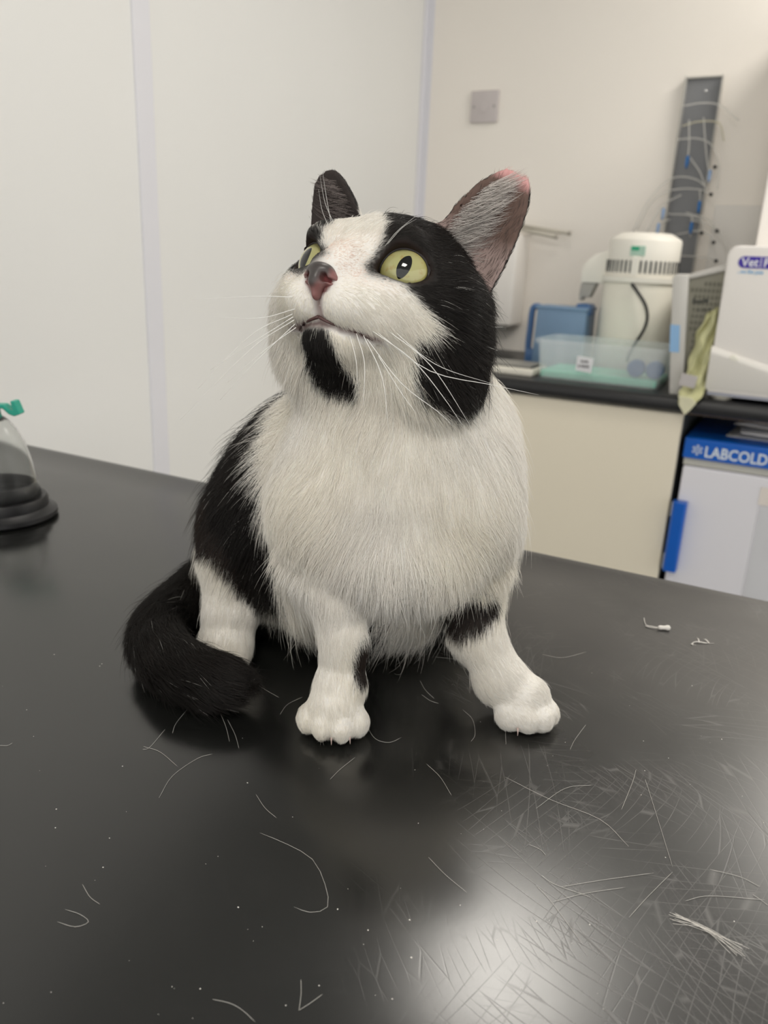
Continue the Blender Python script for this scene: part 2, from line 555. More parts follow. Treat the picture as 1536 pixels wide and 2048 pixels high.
# stray hairs lying about: (picture points measured on the table plane)
STRAYS = [
    [(318, 1597), (345, 1553), (395, 1518), (425, 1509)], [(287, 1494), (320, 1505), (355, 1534)], [(520, 1667), (575, 1690), (625, 1720), (650, 1770), (655, 1815), (620, 1826), (588, 1815)],
    [(345, 1467), (352, 1448), (376, 1418)], [(441, 1428), (452, 1455), (459, 1484)], [(455, 1440), (470, 1470), (478, 1498)], [(660, 1560), (680, 1540), (710, 1516)], [(512, 1590), (530, 1617), (553, 1637)],
    [(598, 2022), (602, 1990), (602, 1960)], [(598, 2022), (620, 2008), (645, 1990)], [(425, 2000), (460, 2008), (485, 2022), (510, 2045)], [(853, 1529), (880, 1555), (903, 1592)], [(857, 1716), (890, 1750), (933, 1786)],
    [(1010, 1555), (1100, 1600), (1200, 1640), (1257, 1694)], [(1072, 1618), (1130, 1578), (1185, 1571)], [(1243, 1620), (1265, 1565), (1272, 1540)], [(1122, 1775), (1200, 1762), (1308, 1747)], [(1105, 1805), (1170, 1788), (1250, 1776)],
    [(1258, 1836), (1295, 1795), (1345, 1745)], [(1072, 1772), (1105, 1808), (1165, 1890)], [(1370, 1803), (1420, 1793), (1530, 1801)], [(1083, 1752), (1110, 1770), (1180, 1795)], [(732, 1450), (750, 1478), (778, 1486), (803, 1476)],
    [(1005, 1435), (1010, 1455), (1012, 1490)], [(925, 1420), (945, 1440), (950, 1470), (942, 1484)], [(840, 1362), (850, 1380), (868, 1398)], [(843, 1390), (860, 1402), (877, 1408)], [(1085, 1310), (1125, 1316), (1172, 1305)],
    [(870, 1315), (910, 1320), (945, 1335)], [(1140, 1500), (1150, 1480), (1172, 1450)], [(500, 1360), (530, 1380), (558, 1396)], [(560, 1430), (575, 1410), (605, 1395)], [(330, 1460), (300, 1495), (285, 1500)], [(165, 1770), (180, 1795), (200, 1810)], [(115, 1845), (150, 1855), (177, 1845), (160, 1830), (130, 1820)], [(0, 1492), (15, 1492), (25, 1487)], [(1058, 1690), (1080, 1700), (1092, 1712)],
    [(1420, 1740), (1480, 1755), (1520, 1775)], [(1505, 1790), (1520, 1800), (1536, 1812)], [(1290, 1560), (1300, 1590), (1345, 1735)],
]
mb = MB()
for w in STRAYS:
    pts = bez([table_at(*q) + [0, 0, .0004] for q in w], 14)
    mb.tube(pts, [.00005] + [.00009] * (len(pts) - 2) + [.00003], 4)
o = mb.build('stray_hairs', mat('stray_hair', (0.62, 0.60, 0.56, 1), 0.5, 0.4), None, True)
tag(o, 'scattered fine white cat hairs lying on the black table', 'hair', kind='stuff')
mb = MB()
for k in range(90):
    x, y = _g.uniform(0, 1536), _g.uniform(1300, 2040)
    q = table_at(x, y)
    s_ = .00008 + .0002 * _g.random() ** 3
    mb.box(q - [s_, s_, 0], q + [s_ * _g.uniform(.5, 2), s_, s_ * .8])
o = mb.build('dust_specks', FLUFF)
tag(o, 'tiny white specks of dust scattered over the black table', 'dust', kind='stuff')

# ------------------------------------------------------------------ worktop and what stands under it
CT, CF = 0.912, 1.82
WORK = mat('black_laminate', (0.018, 0.018, 0.019, 1), 0.35, 0.5, noise=(200, .4))
CHIP = mat('chipboard', (0.42, 0.30, 0.19, 1), 0.8, 0.2, noise=(150, .3))
CREAM = mat('cream_laminate', (0.84, 0.77, 0.625, 1), 0.45, 0.4, noise=(4, .015))
GREYEDGE = mat('dark_edge', (0.10, 0.11, 0.11, 1), 0.6, 0.3, noise=(20, .1))
DARK = mat('dark_recess', (0.02, 0.025, 0.03, 1), 0.7, 0.3, noise=(20, .1))
e = empty('worktop', (0, 2.12, CT))
tag(e, 'black worktop with a rounded front edge along the back wall', 'worktop')
pf = [(Y_BACK - .005 - 2.12, -.036), (Y_BACK - .005 - 2.12, 0)] + [(CF - 2.12 + .018 - .018 * math.sin(a), -.018 + .018 * math.cos(a)) for a in np.linspace(0, math.pi, 9)]
MB().prism(pf, 0, -1.182, 1.60).build('slab', WORK, e, 'auto')
MB().box((-.228, CF + .022 - 2.12, -.0375), (1.6, Y_BACK - .01 - 2.12, -.0362)).build('underside', CHIP, e)

e = empty('base_cabinet', (-.70, 2.12, 0))
tag(e, 'cream base cabinet under the black worktop beside the fridge', 'cabinet')
MB().box((-.47, -.25, .10), (.474, .285, .874)).build('body', GREYEDGE, e)
for a, b in ((-.47, -.118), (-.114, .474)):
    MB().box((a, -.27, .10), (b, -.2515, .872), .0015, 1).build('door', CREAM, e)
MB().box((-.47, -.21, .0), (.474, .27, .0995)).build('plinth', GREYEDGE, e)

# fridge
FX, FY = -.212, 1.85
e = empty('lab_fridge', (FX + .30, FY + .27, 0))
tag(e, 'white undercounter fridge with blue LABCOLD band and blue handle', 'fridge')
FW = mat('fridge_white', (0.79, 0.775, 0.81, 1), 0.35, 0.45, noise=(3, .01))
FB = mat('fridge_blue', (0.003, 0.105, 0.50, 1), 0.30, 0.5, noise=(10, .02))
FT = mat('fridge_trim', (0.55, 0.54, 0.48, 1), 0.45, 0.4, noise=(5, .02))
LET = mat('white_lettering', (0.72, 0.78, 0.82, 1), 0.5, 0.3, noise=(50, .01))
MB().box((-.30, -.235, .02), (.30, .26, .772)).build('body', FW, e)
MB().box((-.298, -.268, .05), (.30, -.236, .756), .004, 2).build('door', FW, e)
MB().box((-.30, -.258, .757), (.30, -.236, .775), .001, 1).build('trim_strip', FT, e)
hd = MB().prism([(-.27, .7755), (-.27, .8195), (-.262, .8225), (.26, .8225), (.26, .7755)], 0, -.302, .302, .002, 2).build('top_band', FB, e)
text_mesh('lettering', 'LABCOLD', 0.0335, LET, hd, (-.258, -.2705, .7835), (1, 0, 0), (0, 0, 1), .0003, squeeze=.86, bold=.0006)
mb = MB()
for k in range(6):
    a = k * math.pi / 3 + math.pi / 6
    c = np.array([-.273, -.2705, .7965])
    d = np.array([math.cos(a), 0, math.sin(a)])
    mb.tube([c + d * .002, c + d * .0112], .0010, 4)
    for sgn in (-1, 1):
        d2 = np.array([math.cos(a + sgn * .75), 0, math.sin(a + sgn * .75)])
        for r_ in (.0055, .0085):
            mb.tube([c + d * r_, c + d * r_ + d2 * .0036], .0008, 4)
mb.build('snowflake_emblem', LET, hd)
h = MB().prism([(-.305, -.268), (-.305, -.288), (-.300, -.296), (-.278, -.296), (-.274, -.292), (-.274, -.268)], 2, .508, .676, .002, 2).build('handle', FB, e)
for z0, z1 in ((.640, .672), (.512, .548)):
    MB().box((-.3072, -.286, z0), (-.3048, -.274, z1)).build('handle_cap', FT, h)
SLEEVE = mat('clear_sleeve', (0.80, 0.80, 0.82, 1), 0.2, 0.5, noise=(12, .05), alpha=0.25)
PAPER = mat('white_paper', (0.80, 0.80, 0.82, 1), 0.7, 0.2, noise=(8, .02))
e2 = empty('plastic_document_sleeve', (FX + .275, FY + .0018, .59))
tag(e2, 'clear plastic document sleeve taped to the white fridge door', 'sleeve')
MB().box((-.105, -.0012, -.15), (.105, -.0004, .135)).build('sheet', SLEEVE, e2)
MB().box((-.098, -.0003, -.145), (.10, .0, .10)).build('page', PAPER, e2)
MB().box((-.107, -.0016, .105), (-.085, -.0012, .145)).build('tape', mat('clear_tape', (0.78, 0.72, 0.66, 1), .3, .5, noise=(9, .02)), e2)
PAPERS = ['lowest sheet of white paper on top of the blue fridge', 'white paper sheet in the pile on the fridge', 'folded white paper near the top of the fridge pile', 'topmost curled white paper on the blue fridge']
for k, (x0, y0, rz, lb) in enumerate(((.03, .06, -4, PAPERS[0]), (.045, .05, 5, PAPERS[1]), (.05, .045, -9, PAPERS[2]), (.04, .075, 3, PAPERS[3]))):
    bm = bmesh.new()
    nx, ny = 14, 10
    vs = [[bm.verts.new(((i / (nx - 1) - .5) * .297, (j / (ny - 1) - .5) * .21, .0035 * (1 + math.sin(i * .7 + k * 2) * math.cos(j * .6 + k)) * (.9 if k else .03))) for j in range(ny)] for i in range(nx)]
    for i in range(nx - 1):
        for j in range(ny - 1):
            bm.faces.new((vs[i][j], vs[i + 1][j], vs[i + 1][j + 1], vs[i][j + 1]))
    me = bpy.data.meshes.new('paper_sheet')
    bm.to_mesh(me)
    bm.free()
    o = link_mesh('paper_sheet', me, PAPER, None, True, (FX + .20 + x0, FY + .10 + y0, .8240 + .0125 * k))
    o.rotation_euler = (0, 0, math.radians(rz))
    sm_ = o.modifiers.new('thickness', 'SOLIDIFY')
    sm_.thickness = .0006 + .0008 * (k == 1)
    tag(o, lb, 'paper', 'papers on the fridge')

# ------------------------------------------------------------------ on the worktop
IVORY = mat('ivory_plastic', (0.83, 0.795, 0.70, 1), 0.38, 0.45, noise=(6, .015))
IVORY2 = mat('ivory_cap', (0.86, 0.83, 0.755, 1), 0.38, 0.45, noise=(6, .015))
BLACKP = mat('black_plastic', (0.012, 0.012, 0.013, 1), 0.4, 0.4, noise=(30, .1))
GREYP = mat('grey_plastic', (0.40, 0.39, 0.36, 1), 0.4, 0.4, noise=(30, .05))
DX, DY = -.418, 2.16
e = empty('water_distiller', (DX, DY, CT))
tag(e, 'ivory cylindrical water distiller with vented lid and side spout', 'distiller')
MB().lathe([(0, 0), (.094, 0), (.096, .004), (.094, .10), (.091, .222), (.089, .228), (0, .228)], seg=64).build('body', IVORY, e, 'auto')
MB().lathe([(.087, .228), (.0955, .229), (.0955, .242), (.087, .243)], seg=64, close=True).build('ring', IVORY2, e, 'auto')
MB().lathe([(0, .243), (.087, .243), (.0885, .246), (.0875, .285), (.0875, .327), (.085, .333), (.064, .345), (.058, .347), (0, .347)], seg=64).build('lid', IVORY2, e, 'auto')
mb = MB()
for k in range(46):
    a = 2 * math.pi * k / 46
    mb.box((-.0022, -.0892, .252), (.0022, -.085, .281), rot=Matrix.Rotation(a, 3, 'Z'), pivot=(0, 0, .26))
tag(mb.build('vent_slots', DARK, e), kind='stuff')
MB().box((-.010, -.0925, .243), (.008, -.084, .290), .002).build('clip', IVORY2, e)
MB().box((-.0165, -.0888, .292), (.0185, -.086, .315), .0005, 1).build('badge', mat('badge_mint', (0.42, 0.60, 0.50, 1), .5, .3, noise=(80, .1)), e)
MB().box((-.0145, -.0892, .304), (.004, -.0888, .313)).build('badge_logo', mat('badge_green', (0.03, 0.36, 0.20, 1), .5, .3, noise=(80, .1)), e)
sp = MB().prism([(-.148, .222), (-.147, .264), (-.120, .292), (-.082, .304), (-.082, .222)], 1, -.022, .022, .0025, 2).build('spout', IVORY2, e, 'auto')
MB().prism([(-.147, .221), (-.150, .190), (-.148, .176), (-.141, .176), (-.139, .186), (-.122, .184), (-.108, .221)], 1, -.018, .018, .002, 1).build('nozzle', GREYP, sp)
MB().tube(bez([(-.002, -.094, .226), (.012, -.098, .212), (.038, -.102, .18), (.048, -.104, .15), (.044, -.105, .12), (.028, -.106, .085), (.018, -.106, .06), (.014, -.106, .04)], 40), .0038, 8).build('power_cord', BLACKP, e, True)

# blue collecting jug
BLUE = mat('blue_jug_plastic', (0.17, 0.27, 0.41, 1), 0.28, 0.5, noise=(6, .06))
BLUED = mat('dark_blue_plastic', (0.07, 0.155, 0.33, 1), 0.3, 0.5, noise=(6, .06))
JX_, JY_ = -.612, 2.13
e = empty('blue_jug', (JX_, JY_, CT))
tag(e, 'blue plastic water jug with a loop handle beside the distiller', 'jug')
MB().prism([(-.048, .0), (-.045, .158), (-.04, .160), (.085, .158), (.088, .0)], 1, -.05, .05, .010, 3).build('body', BLUE, e, 'auto')
pts = bez([(-.045, 0, .150), (-.062, 0, .154), (-.073, 0, .145), (-.075, 0, .10), (-.076, 0, .045), (-.070, 0, .022), (-.046, 0, .016)], 36)
MB().tube(pts, .0085, 10).build('handle', BLUED, e, True)
MB().prism([(-.078, .0), (-.078, .040), (-.046, .046), (-.046, .0)], 1, -.02, .02, .004, 2).build('handle_foot', BLUED, e, 'auto')
MB().box((-.050, -.052, .150), (.088, .052, .1605), .004, 2).build('lid', BLUE, e, 'auto')
MB().prism([(.052, .158), (.052, .168), (.060, .170), (.084, .169), (.089, .160), (.089, .140), (.082, .140), (.080, .156)], 1, -.03, .03, .002, 2).build('lid_tab', BLUED, e, 'auto')

# translucent tub
TUB = mat('frosted_tub', (0.84, 0.87, 0.88, 1), 0.30, 0.4, noise=(10, .03), alpha=0.22)
MINT = mat('mint_liquid', (0.20, 0.60, 0.44, 1), 0.22, 0.5, noise=(6, .06))
UX0, UX1, UY0, UY1 = -.584, -.286, 1.868, 2.045
e = empty('storage_tub', ((UX0 + UX1) / 2, (UY0 + UY1) / 2, CT))
tag(e, 'translucent plastic tub with mint green bottom and white label', 'tub')
hx, hy = (UX1 - UX0) / 2, (UY1 - UY0) / 2


def open_tub(hx, hy, h, t, taper, lip):
    bm = bmesh.new()
    def ring(ax, ay, z):
        r = .02
        out = []
        for cx, cy, a0 in ((ax - r, ay - r, 0), (-ax + r, ay - r, 90), (-ax + r, -ay + r, 180), (ax - r, -ay + r, 270)):
            for k in range(5):
                a = math.radians(a0 + k * 22.5)
                out.append(bm.verts.new((cx + r * math.cos(a), cy + r * math.sin(a), z)))
        return out
    R = [ring(hx - taper, hy - taper, .0), ring(hx, hy, h - .010), ring(hx + lip, hy + lip, h - .009), ring(hx + lip, hy + lip, h), ring(hx - t, hy - t, h), ring(hx - taper - t, hy - taper - t, t)]
    for a, b in zip(R[:-1], R[1:]):
        n = len(a)
        for k in range(n):
            bm.faces.new((a[k], a[(k + 1) % n], b[(k + 1) % n], b[k]))
    bm.faces.new(R[0][::-1])
    bm.faces.new(R[-1])
    bmesh.ops.recalc_face_normals(bm, faces=bm.faces)
    me = bpy.data.meshes.new('tub')
    bm.to_mesh(me)
    bm.free()
    return me


tb = link_mesh('tub', open_tub(hx, hy, .094, .0022, .008, .006), TUB, e, False)
MB().box((-hx + .0125, -hy + .0125, .003), (hx - .0125, hy - .0125, .022), .005, 2).build('mint_base', MINT, e)
lab = MB().box((-.046, -hy - .0055, .028), (-.008, -hy - .0045, .062), .0002, 1, rot=Matrix.Rotation(math.radians(5), 3, 'Y') @ Matrix.Rotation(math.radians(4.5), 3, 'X')).build('label_sticker', PAPER, tb)
mb = MB()
for z, xs in ((.049, (-.036, -.031, -.026, -.022)), (.038, (-.041, -.034, -.029, -.024, -.019))):
    for x in xs:
        mb.box((x, -hy - .0068, z), (x + .0034, -hy - .0052, z + .0055))
mb.build('label_print', mat('grey_print', (0.16, 0.16, 0.17, 1), .6, .2, noise=(30, .1)), lab)
for k, (dx, lb) in enumerate(((.083, 'round dark blue roll inside the translucent tub, farther from the crate'), (.125, 'round dark blue roll inside the translucent tub, next to the crate'))):
    o = MB().lathe([(0, -.012), (.019, -.012), (.020, -.010), (.020, .010), (.018, .012), (0, .012)], seg=28).build('blue_roll', BLUED, None, 'auto')
    o.location = ((UX0 + UX1) / 2 + dx, (UY0 + UY1) / 2 - .045, CT + .0225 + .0202)
    o.rotation_euler = (math.radians(90), 0, 0)
    tag(o, lb, 'roll', 'blue rolls in the tub')

# drip tray at the end of the worktop
e = empty('drip_tray', (-.675, 1.935, CT))
tag(e, 'low ivory drip tray with black slotted grille by the cat', 'tray')
MB().box((-.105, -.06, .0005), (.085, .06, .018), .004, 2).build('pan', IVORY, e)
MB().box((-.100, -.045, .0182), (.080, .055, .0225), .001, 1).build('grille', BLACKP, e)
mb = MB()
for k in range(22):
    mb.box((-.097 + k * .008, -.0475, .0195), (-.0935 + k * .008, .05, .0245))
tag(mb.build('grille_bars', GREYP, e), kind='stuff')

# grey crate with perforated side
CRATE = mat('light_grey_crate', (0.58, 0.565, 0.53, 1), 0.4, 0.45, noise=(8, .02))
MESHP = mat('olive_grey_mesh', (0.27, 0.26, 0.21, 1), 0.55, 0.35, noise=(8, .03))
KX, KY = -.250, 1.86
e = empty('plastic_crate', (KX, KY, CT))
tag(e, 'grey plastic crate with perforated side and light blue sticker', 'crate')
MB().prism([(-.014, .0), (-.043, .247), (-.036, .256), (-.012, .254), (.016, .0)], 1, -.006, .28, .002, 2).build('end_panel', CRATE, e, 'auto')
MB().prism([(-.012, .246), (-.012, .256), (.060, .280), (.060, .266)], 1, .006, .28, .002, 1).build('top_rail', CRATE, e)
MB().prism([(.0165, .0), (-.0115, .2455), (.060, .266), (.060, .0)], 1, .012, .018).build('side_panel', MESHP, e)
mb = MB()
for i in range(9):
    for j in range(17):
        x = -.012 + i * .0085
        z = .018 + j * .0135
        if z > .228 + x * .3 or x < .020 - .112 * z:
            continue
        mb.box((x, .0105, z), (x + .005, .0121, z + .008))
tag(mb.build('perforations', mat('perforation_shadow', (0.17, 0.165, 0.13, 1), .7, .2, noise=(20, .05)), e), kind='stuff')
mb = MB()
for x, z, w, hgt in ((.004, .196, .003, .012), (.010, .198, .004, .005), (.017, .198, .004, .006), (.024, .199, .003, .008), (.029, .200, .004, .007), (.016, .182, .003, .003), (.028, .183, .003, .004), (.038, .184, .004, .004)):
    mb.box((x, .0095, z), (x + w, .0106, z + hgt))
tag(mb.build('faded_print', DARK, e), kind='stuff')
MB().prism([(-.026, .092), (-.0325, .150), (-.013, .150), (-.006, .092)], 1, -.0072, -.0061).build('sticker', mat('light_blue_sticker', (0.28, 0.48, 0.74, 1), .5, .3, noise=(15, .03)), e)

# yellow-green cloth
CLOTH = mat('yellow_green_cloth', (0.55, 0.54, 0.31, 1), 0.9, 0.1, noise=(40, .22), bump=(500, .5))
e = empty('folded_cloth', (-.212, 1.84, CT))
tag(e, 'crumpled yellow-green cloth stuffed between crate and white machine', 'cloth')
bm = bmesh.new()
NU, NVv = 26, 60
PZ = [.188, .175, .150, .125, .095, .065, .040, .018, .006, -.010, -.024]
PL = [.016, .004, -.008, -.016, -.020, -.021, -.022, -.025, -.028, -.022, -.010]
PRT = [.020, .022, .0225, .0225, .0225, .0225, .0225, .0225, .020, .010, .000]
PY = [.022, .018, .012, .016, .008, .010, .004, -.006, -.022, -.030, -.031]
rows = []
for j in range(NVv):
    tz = j / (NVv - 1)
    idx_ = tz * (len(PZ) - 1)
    z_, xl, xr, yy = (np.interp(idx_, range(len(PZ)), A) for A in (PZ, PL, PRT, PY))
    row = []
    for i in range(NU):
        s_ = i / (NU - 1)
        damp = 1.0 if z_ > .02 else .25
        fold = damp * (.007 * math.sin(s_ * 9 + tz * 14) + .005 * math.sin(s_ * 4 - tz * 23 + 1) + .003 * math.sin(s_ * 19 + tz * 31))
        row.append(bm.verts.new((xl + (xr - xl) * s_ + .002 * math.sin(tz * 40) * (1 - s_), yy - .010 * damp * math.sin(math.pi * s_) - fold, z_ + .004 * math.sin(s_ * 12 + tz * 9) * damp)))
    rows.append(row)
for a, b in zip(rows[:-1], rows[1:]):
    for i in range(NU - 1):
        bm.faces.new((a[i], b[i], b[i + 1], a[i + 1]))
me = bpy.data.meshes.new('cloth')
bm.to_mesh(me)
bm.free()
o = link_mesh('cloth', me, CLOTH, e, True)
sm_ = o.modifiers.new('thickness', 'SOLIDIFY')
sm_.thickness = .003
MB().box((-.027, -.032, .026), (.006, -.0305, .052), .0003, 1, rot=Matrix.Rotation(math.radians(8), 3, 'Y')).build('care_label', mat('label_grey', (0.50, 0.47, 0.46, 1), .7, .2, noise=(20, .02)), e)
MB().prism([(-.026, .006), (-.020, -.004), (-.022, -.012), (-.006, -.034), (.004, -.022), (.014, -.006), (.004, .004)], 1, -.040, -.0375, .0008, 1).build('corner_flap', mat('pale_cloth_corner', (0.66, 0.64, 0.46, 1), .9, .1, noise=(60, .1)), e)

# white machine with oval logo
VX, VY = -.186, 1.838
e = empty('benchtop_machine', (VX, VY, CT))
tag(e, 'white benchtop machine with purple oval logo at the right edge', 'machine')
VW = mat('machine_white', (0.85, 0.815, 0.775, 1), 0.32, 0.45, noise=(3, .01))
VL = mat('machine_band', (0.80, 0.77, 0.72, 1), 0.28, 0.45, noise=(3, .01))
VB = mat('machine_base', (0.42, 0.43, 0.50, 1), 0.4, 0.4, noise=(3, .01))
bd = MB().prism([(.0, .016), (-.003, .30), (.004, .313), (.016, .317), (.36, .317), (.36, .016)], 1, 0, .34, .004, 2).build('housing', VW, e, 'auto')
# raised sweep across the front
bm = bmesh.new()
xs = np.linspace(-.0035, .33, 24)
rows = []
for x in xs:
    t = (x + .0035) / .1135
    zc = .104 - .030 * t + (.006 * (t - 1) ** 2 if t > 1 else 0)
    rows.append([bm.verts.new((x, y_, z_)) for y_, z_ in ((.001, zc + .010), (-.006, zc + .003), (-.0075, zc - .006), (-.004, zc - .014), (-.003, .026), (.001, .022))])
for a, b in zip(rows[:-1], rows[1:]):
    for k in range(5):
        bm.faces.new((a[k], a[k + 1], b[k + 1], b[k]))
bmesh.ops.recalc_face_normals(bm, faces=bm.faces)
me = bpy.data.meshes.new('front_sweep')
bm.to_mesh(me)
bm.free()
sw = link_mesh('front_sweep', me, VL, e, True)
for v, pos in ((1, .045),):
    MB().prism([(.034, .094), (.042, .101), (.053, .092), (.050, .086), (.037, .090)], 1, -.0100, -.0060, .001, 1).build('arrow_mark', mat('pale_arrow', (0.88, 0.86, 0.76, 1), .4, .4, noise=(9, .01)), sw)
MB().box((.002, .004, .010), (.358, .33, .0165)).build('base_plate', VB, e)
for fx, fy in ((.028, .035), (.31, .035), (.028, .30), (.31, .30)):
    MB().lathe([(0, 0), (.020, 0), (.028, .010), (0, .010)], seg=24).build('foot', IVORY, e, 'auto').location = (fx, fy, 0)
# oval logo plate and lettering (flat print)
PURP = mat('logo_purple', (0.060, 0.035, 0.36, 1), .4, .4, noise=(9, .02))
LBL = mat('tagline_blue', (0.20, 0.46, 0.74, 1), .5, .3, noise=(9, .02))
WHT = mat('logo_white', (0.85, 0.85, 0.88, 1), .5, .3, noise=(9, .01))
r_ = .0115
poly = [(.031 + r_ * math.cos(a), .285 + r_ * math.sin(a)) for a in np.linspace(math.pi / 2, 3 * math.pi / 2, 13)] + [(.115 + r_ * math.cos(a), .285 + r_ * math.sin(a)) for a in np.linspace(-math.pi / 2, math.pi / 2, 13)]
lg = MB().prism(poly, 1, -.0012, 0).build('logo_plate', PURP, e)
text_mesh('logo_lettering', 'Vet', .0235, WHT, lg, (.026, -.0014, .2772), (1, 0, 0), (0, 0, 1), .0003, squeeze=.95, bold=.0004)
MB().box((.0615, -.0016, .275), (.0630, -.0012, .2945)).build('logo_bar', WHT, lg)
text_mesh('logo_lettering', 'P', .0235, WHT, lg, (.0675, -.0014, .2772), (1, 0, 0), (0, 0, 1), .0003, squeeze=.95, bold=.0004)
text_mesh('tagline', '...we like pets', .0105, LBL, e, (.021, -.0006, .2630), (1, 0, 0), (0, 0, 1), .0002, squeeze=.85, bold=.0002)

# tall white unit behind the machine
e = empty('tall_white_unit', (.03, 2.30, CT))
tag(e, 'tall white cabinet unit behind the white machine at the right edge', 'cabinet')
MB().box((-.198, -.10, .0005), (.20, .105, .85), .004, 2).build('body', VW, e)
MB().box((-.196, -.118, .01), (.20, -.1005, .848), .003, 2).build('door', VW, e)

# ------------------------------------------------------------------ on the back wall
PLATE = mat('lilac_grey_plate', (0.56, 0.515, 0.51, 1), 0.4, 0.4, noise=(20, .015))
e = empty('outlet_plate', (-.984, Y_BACK - .0001, 1.609))
tag(e, 'square blank electrical outlet plate on the cream wall', 'outlet')
MB().box((-.043, -.0095, -.043), (.043, 0, .043), .003, 3).build('plate', PLATE, e, 'auto')
MB().prism([(.016 * math.cos(a), .016 * math.sin(a)) for a in np.linspace(0, 2 * math.pi, 24, endpoint=False)], 1, -.0115, -.0094, .001, 1).build('centre_boss', PLATE, e)
for s in (-1, 1):
    MB().prism([(s * .032 + .0035 * math.cos(a), .0035 * math.sin(a)) for a in np.linspace(0, 2 * math.pi, 12, endpoint=False)], 1, -.0105, -.0094).build('screw', mat('screw_metal', (0.30, 0.28, 0.28, 1), .4, .5, noise=(50, .05)), e)

# grey catheter rack
RACK = mat('rack_grey', (0.20, 0.205, 0.215, 1), 0.42, 0.45, noise=(10, .05))
RX0, RX1 = -.419, -.329
e = empty('catheter_rack', ((RX0 + RX1) / 2, Y_BACK - .0002, 1.40))
tag(e, 'tall grey wall rack hung with curled catheters above the distiller', 'rack')
hw = (RX1 - RX0) / 2
MB().box((-hw, -.004, -.27), (hw, 0, .254), .001, 1).build('back_plate', RACK, e)
for s in (-1, 1):
    MB().box((s * hw - .0015, -.024, -.27), (s * hw + .0015, -.0005, .256), .0008, 1).build('side_flange', mat('rack_edge', (0.48, 0.47, 0.44, 1), .4, .5, noise=(10, .03)), e)
MB().box((-hw, -.012, .252), (hw, -.0005, .256), .0005, 1).build('top_flange', mat('rack_edge', (0.33, 0.33, 0.33, 1)), e)
MB().lathe([(0, 0), (.004, 0), (.003, .002), (0, .0025)], seg=14).build('screw', mat('bright_screw', (0.8, 0.8, 0.8, 1), .25, .5, metal=.8), e, True).matrix_local = Matrix.Translation((.006, -.004, .222)) @ Matrix.Rotation(math.radians(90), 4, 'X')

TUBE = mat('clear_tubing', (0.80, 0.79, 0.75, 1), 0.25, 0.5, noise=(30, .05), alpha=0.55)
TUBE2 = mat('cream_tubing', (0.70, 0.66, 0.50, 1), 0.35, 0.5, noise=(30, .05), alpha=0.8)
BLUEC = mat('blue_connector', (0.02, 0.16, 0.46, 1), .35, .5, noise=(30, .05))
BLUEL = mat('pale_blue_connector', (0.30, 0.45, 0.72, 1), .35, .5, noise=(30, .05))
CATH = [
    ([(1366, 212), (1405, 206), (1440, 211), (1478, 241)], TUBE, None, 'clear catheter at the very top of the grey rack'),
    ([(1364, 252), (1400, 243), (1438, 247), (1448, 282)], TUBE2, None, 'cream ended catheter hooked high on the grey rack'),
    ([(1354, 279), (1395, 277), (1425, 292), (1438, 330), (1434, 378)], TUBE, ((1430, 334), BLACKP), 'clear catheter arching down the right side below the cream one'),
    ([(1407, 235), (1411, 290), (1414, 320), (1419, 352)], TUBE, ((1419, 352), BLUEL), 'straight clear catheter with pale blue end at the rack edge'),
    ([(1378, 240), (1378, 290), (1374, 328)], TUBE, ((1374, 324), BLUEC), 'catheter hanging mid rack with uppermost dark blue end'),
    ([(1380, 315), (1400, 345), (1411, 378)], TUBE, None, 'short clear catheter slanting across the middle of the rack'),
    ([(1266, 463), (1298, 400), (1344, 357), (1390, 358), (1415, 378)], TUBE, None, 'long catheter curling left of the rack, outermost arc'),
    ([(1274, 459), (1305, 403), (1345, 380), (1400, 379), (1422, 389)], TUBE, ((1422, 389), BLACKP), 'catheter curling left of the rack, middle arc with black tip'),
    ([(1294, 461), (1325, 412), (1362, 390)], TUBE, ((1326, 428), BLUEL), 'catheter curling left of the rack, inner arc with pale blue end'),
    ([(1400, 380), (1400, 400), (1397, 418)], TUBE, ((1398, 414), BLUEC), 'catheter with dark blue end on the lower right of the rack'),
    ([(1336, 428), (1375, 430), (1405, 442), (1403, 466)], TUBE, ((1403, 466), BLACKP), 'clear catheter low on the rack ending in leftmost black tip'),
    ([(1372, 425), (1419, 440), (1434, 462)], TUBE, ((1434, 462), BLACKP), 'clear catheter low right of the rack with upper black tip'),
    ([(1384, 432), (1383, 452), (1380, 474)], TUBE, ((1382, 456), BLUEC), 'catheter hanging lowest on the rack with dark blue end'),
    ([(1350, 470), (1395, 462), (1420, 472), (1427, 485)], TUBE, ((1427, 485), BLACKP), 'clear catheter near the rack foot with middle black tip'),
    ([(1353, 511), (1388, 513), (1415, 516), (1432, 522)], TUBE, ((1432, 522), BLACKP), 'clear catheter at the rack foot with lowest black tip'),
    ([(1308, 470), (1318, 452), (1340, 438)], TUBE, ((1316, 458), BLUEL), 'short catheter behind the distiller lid with pale blue end'),
    ([(1385, 440), (1425, 452), (1448, 480), (1459, 512)], TUBE, None, 'clear catheter sweeping down right of the rack to the machine'),
]
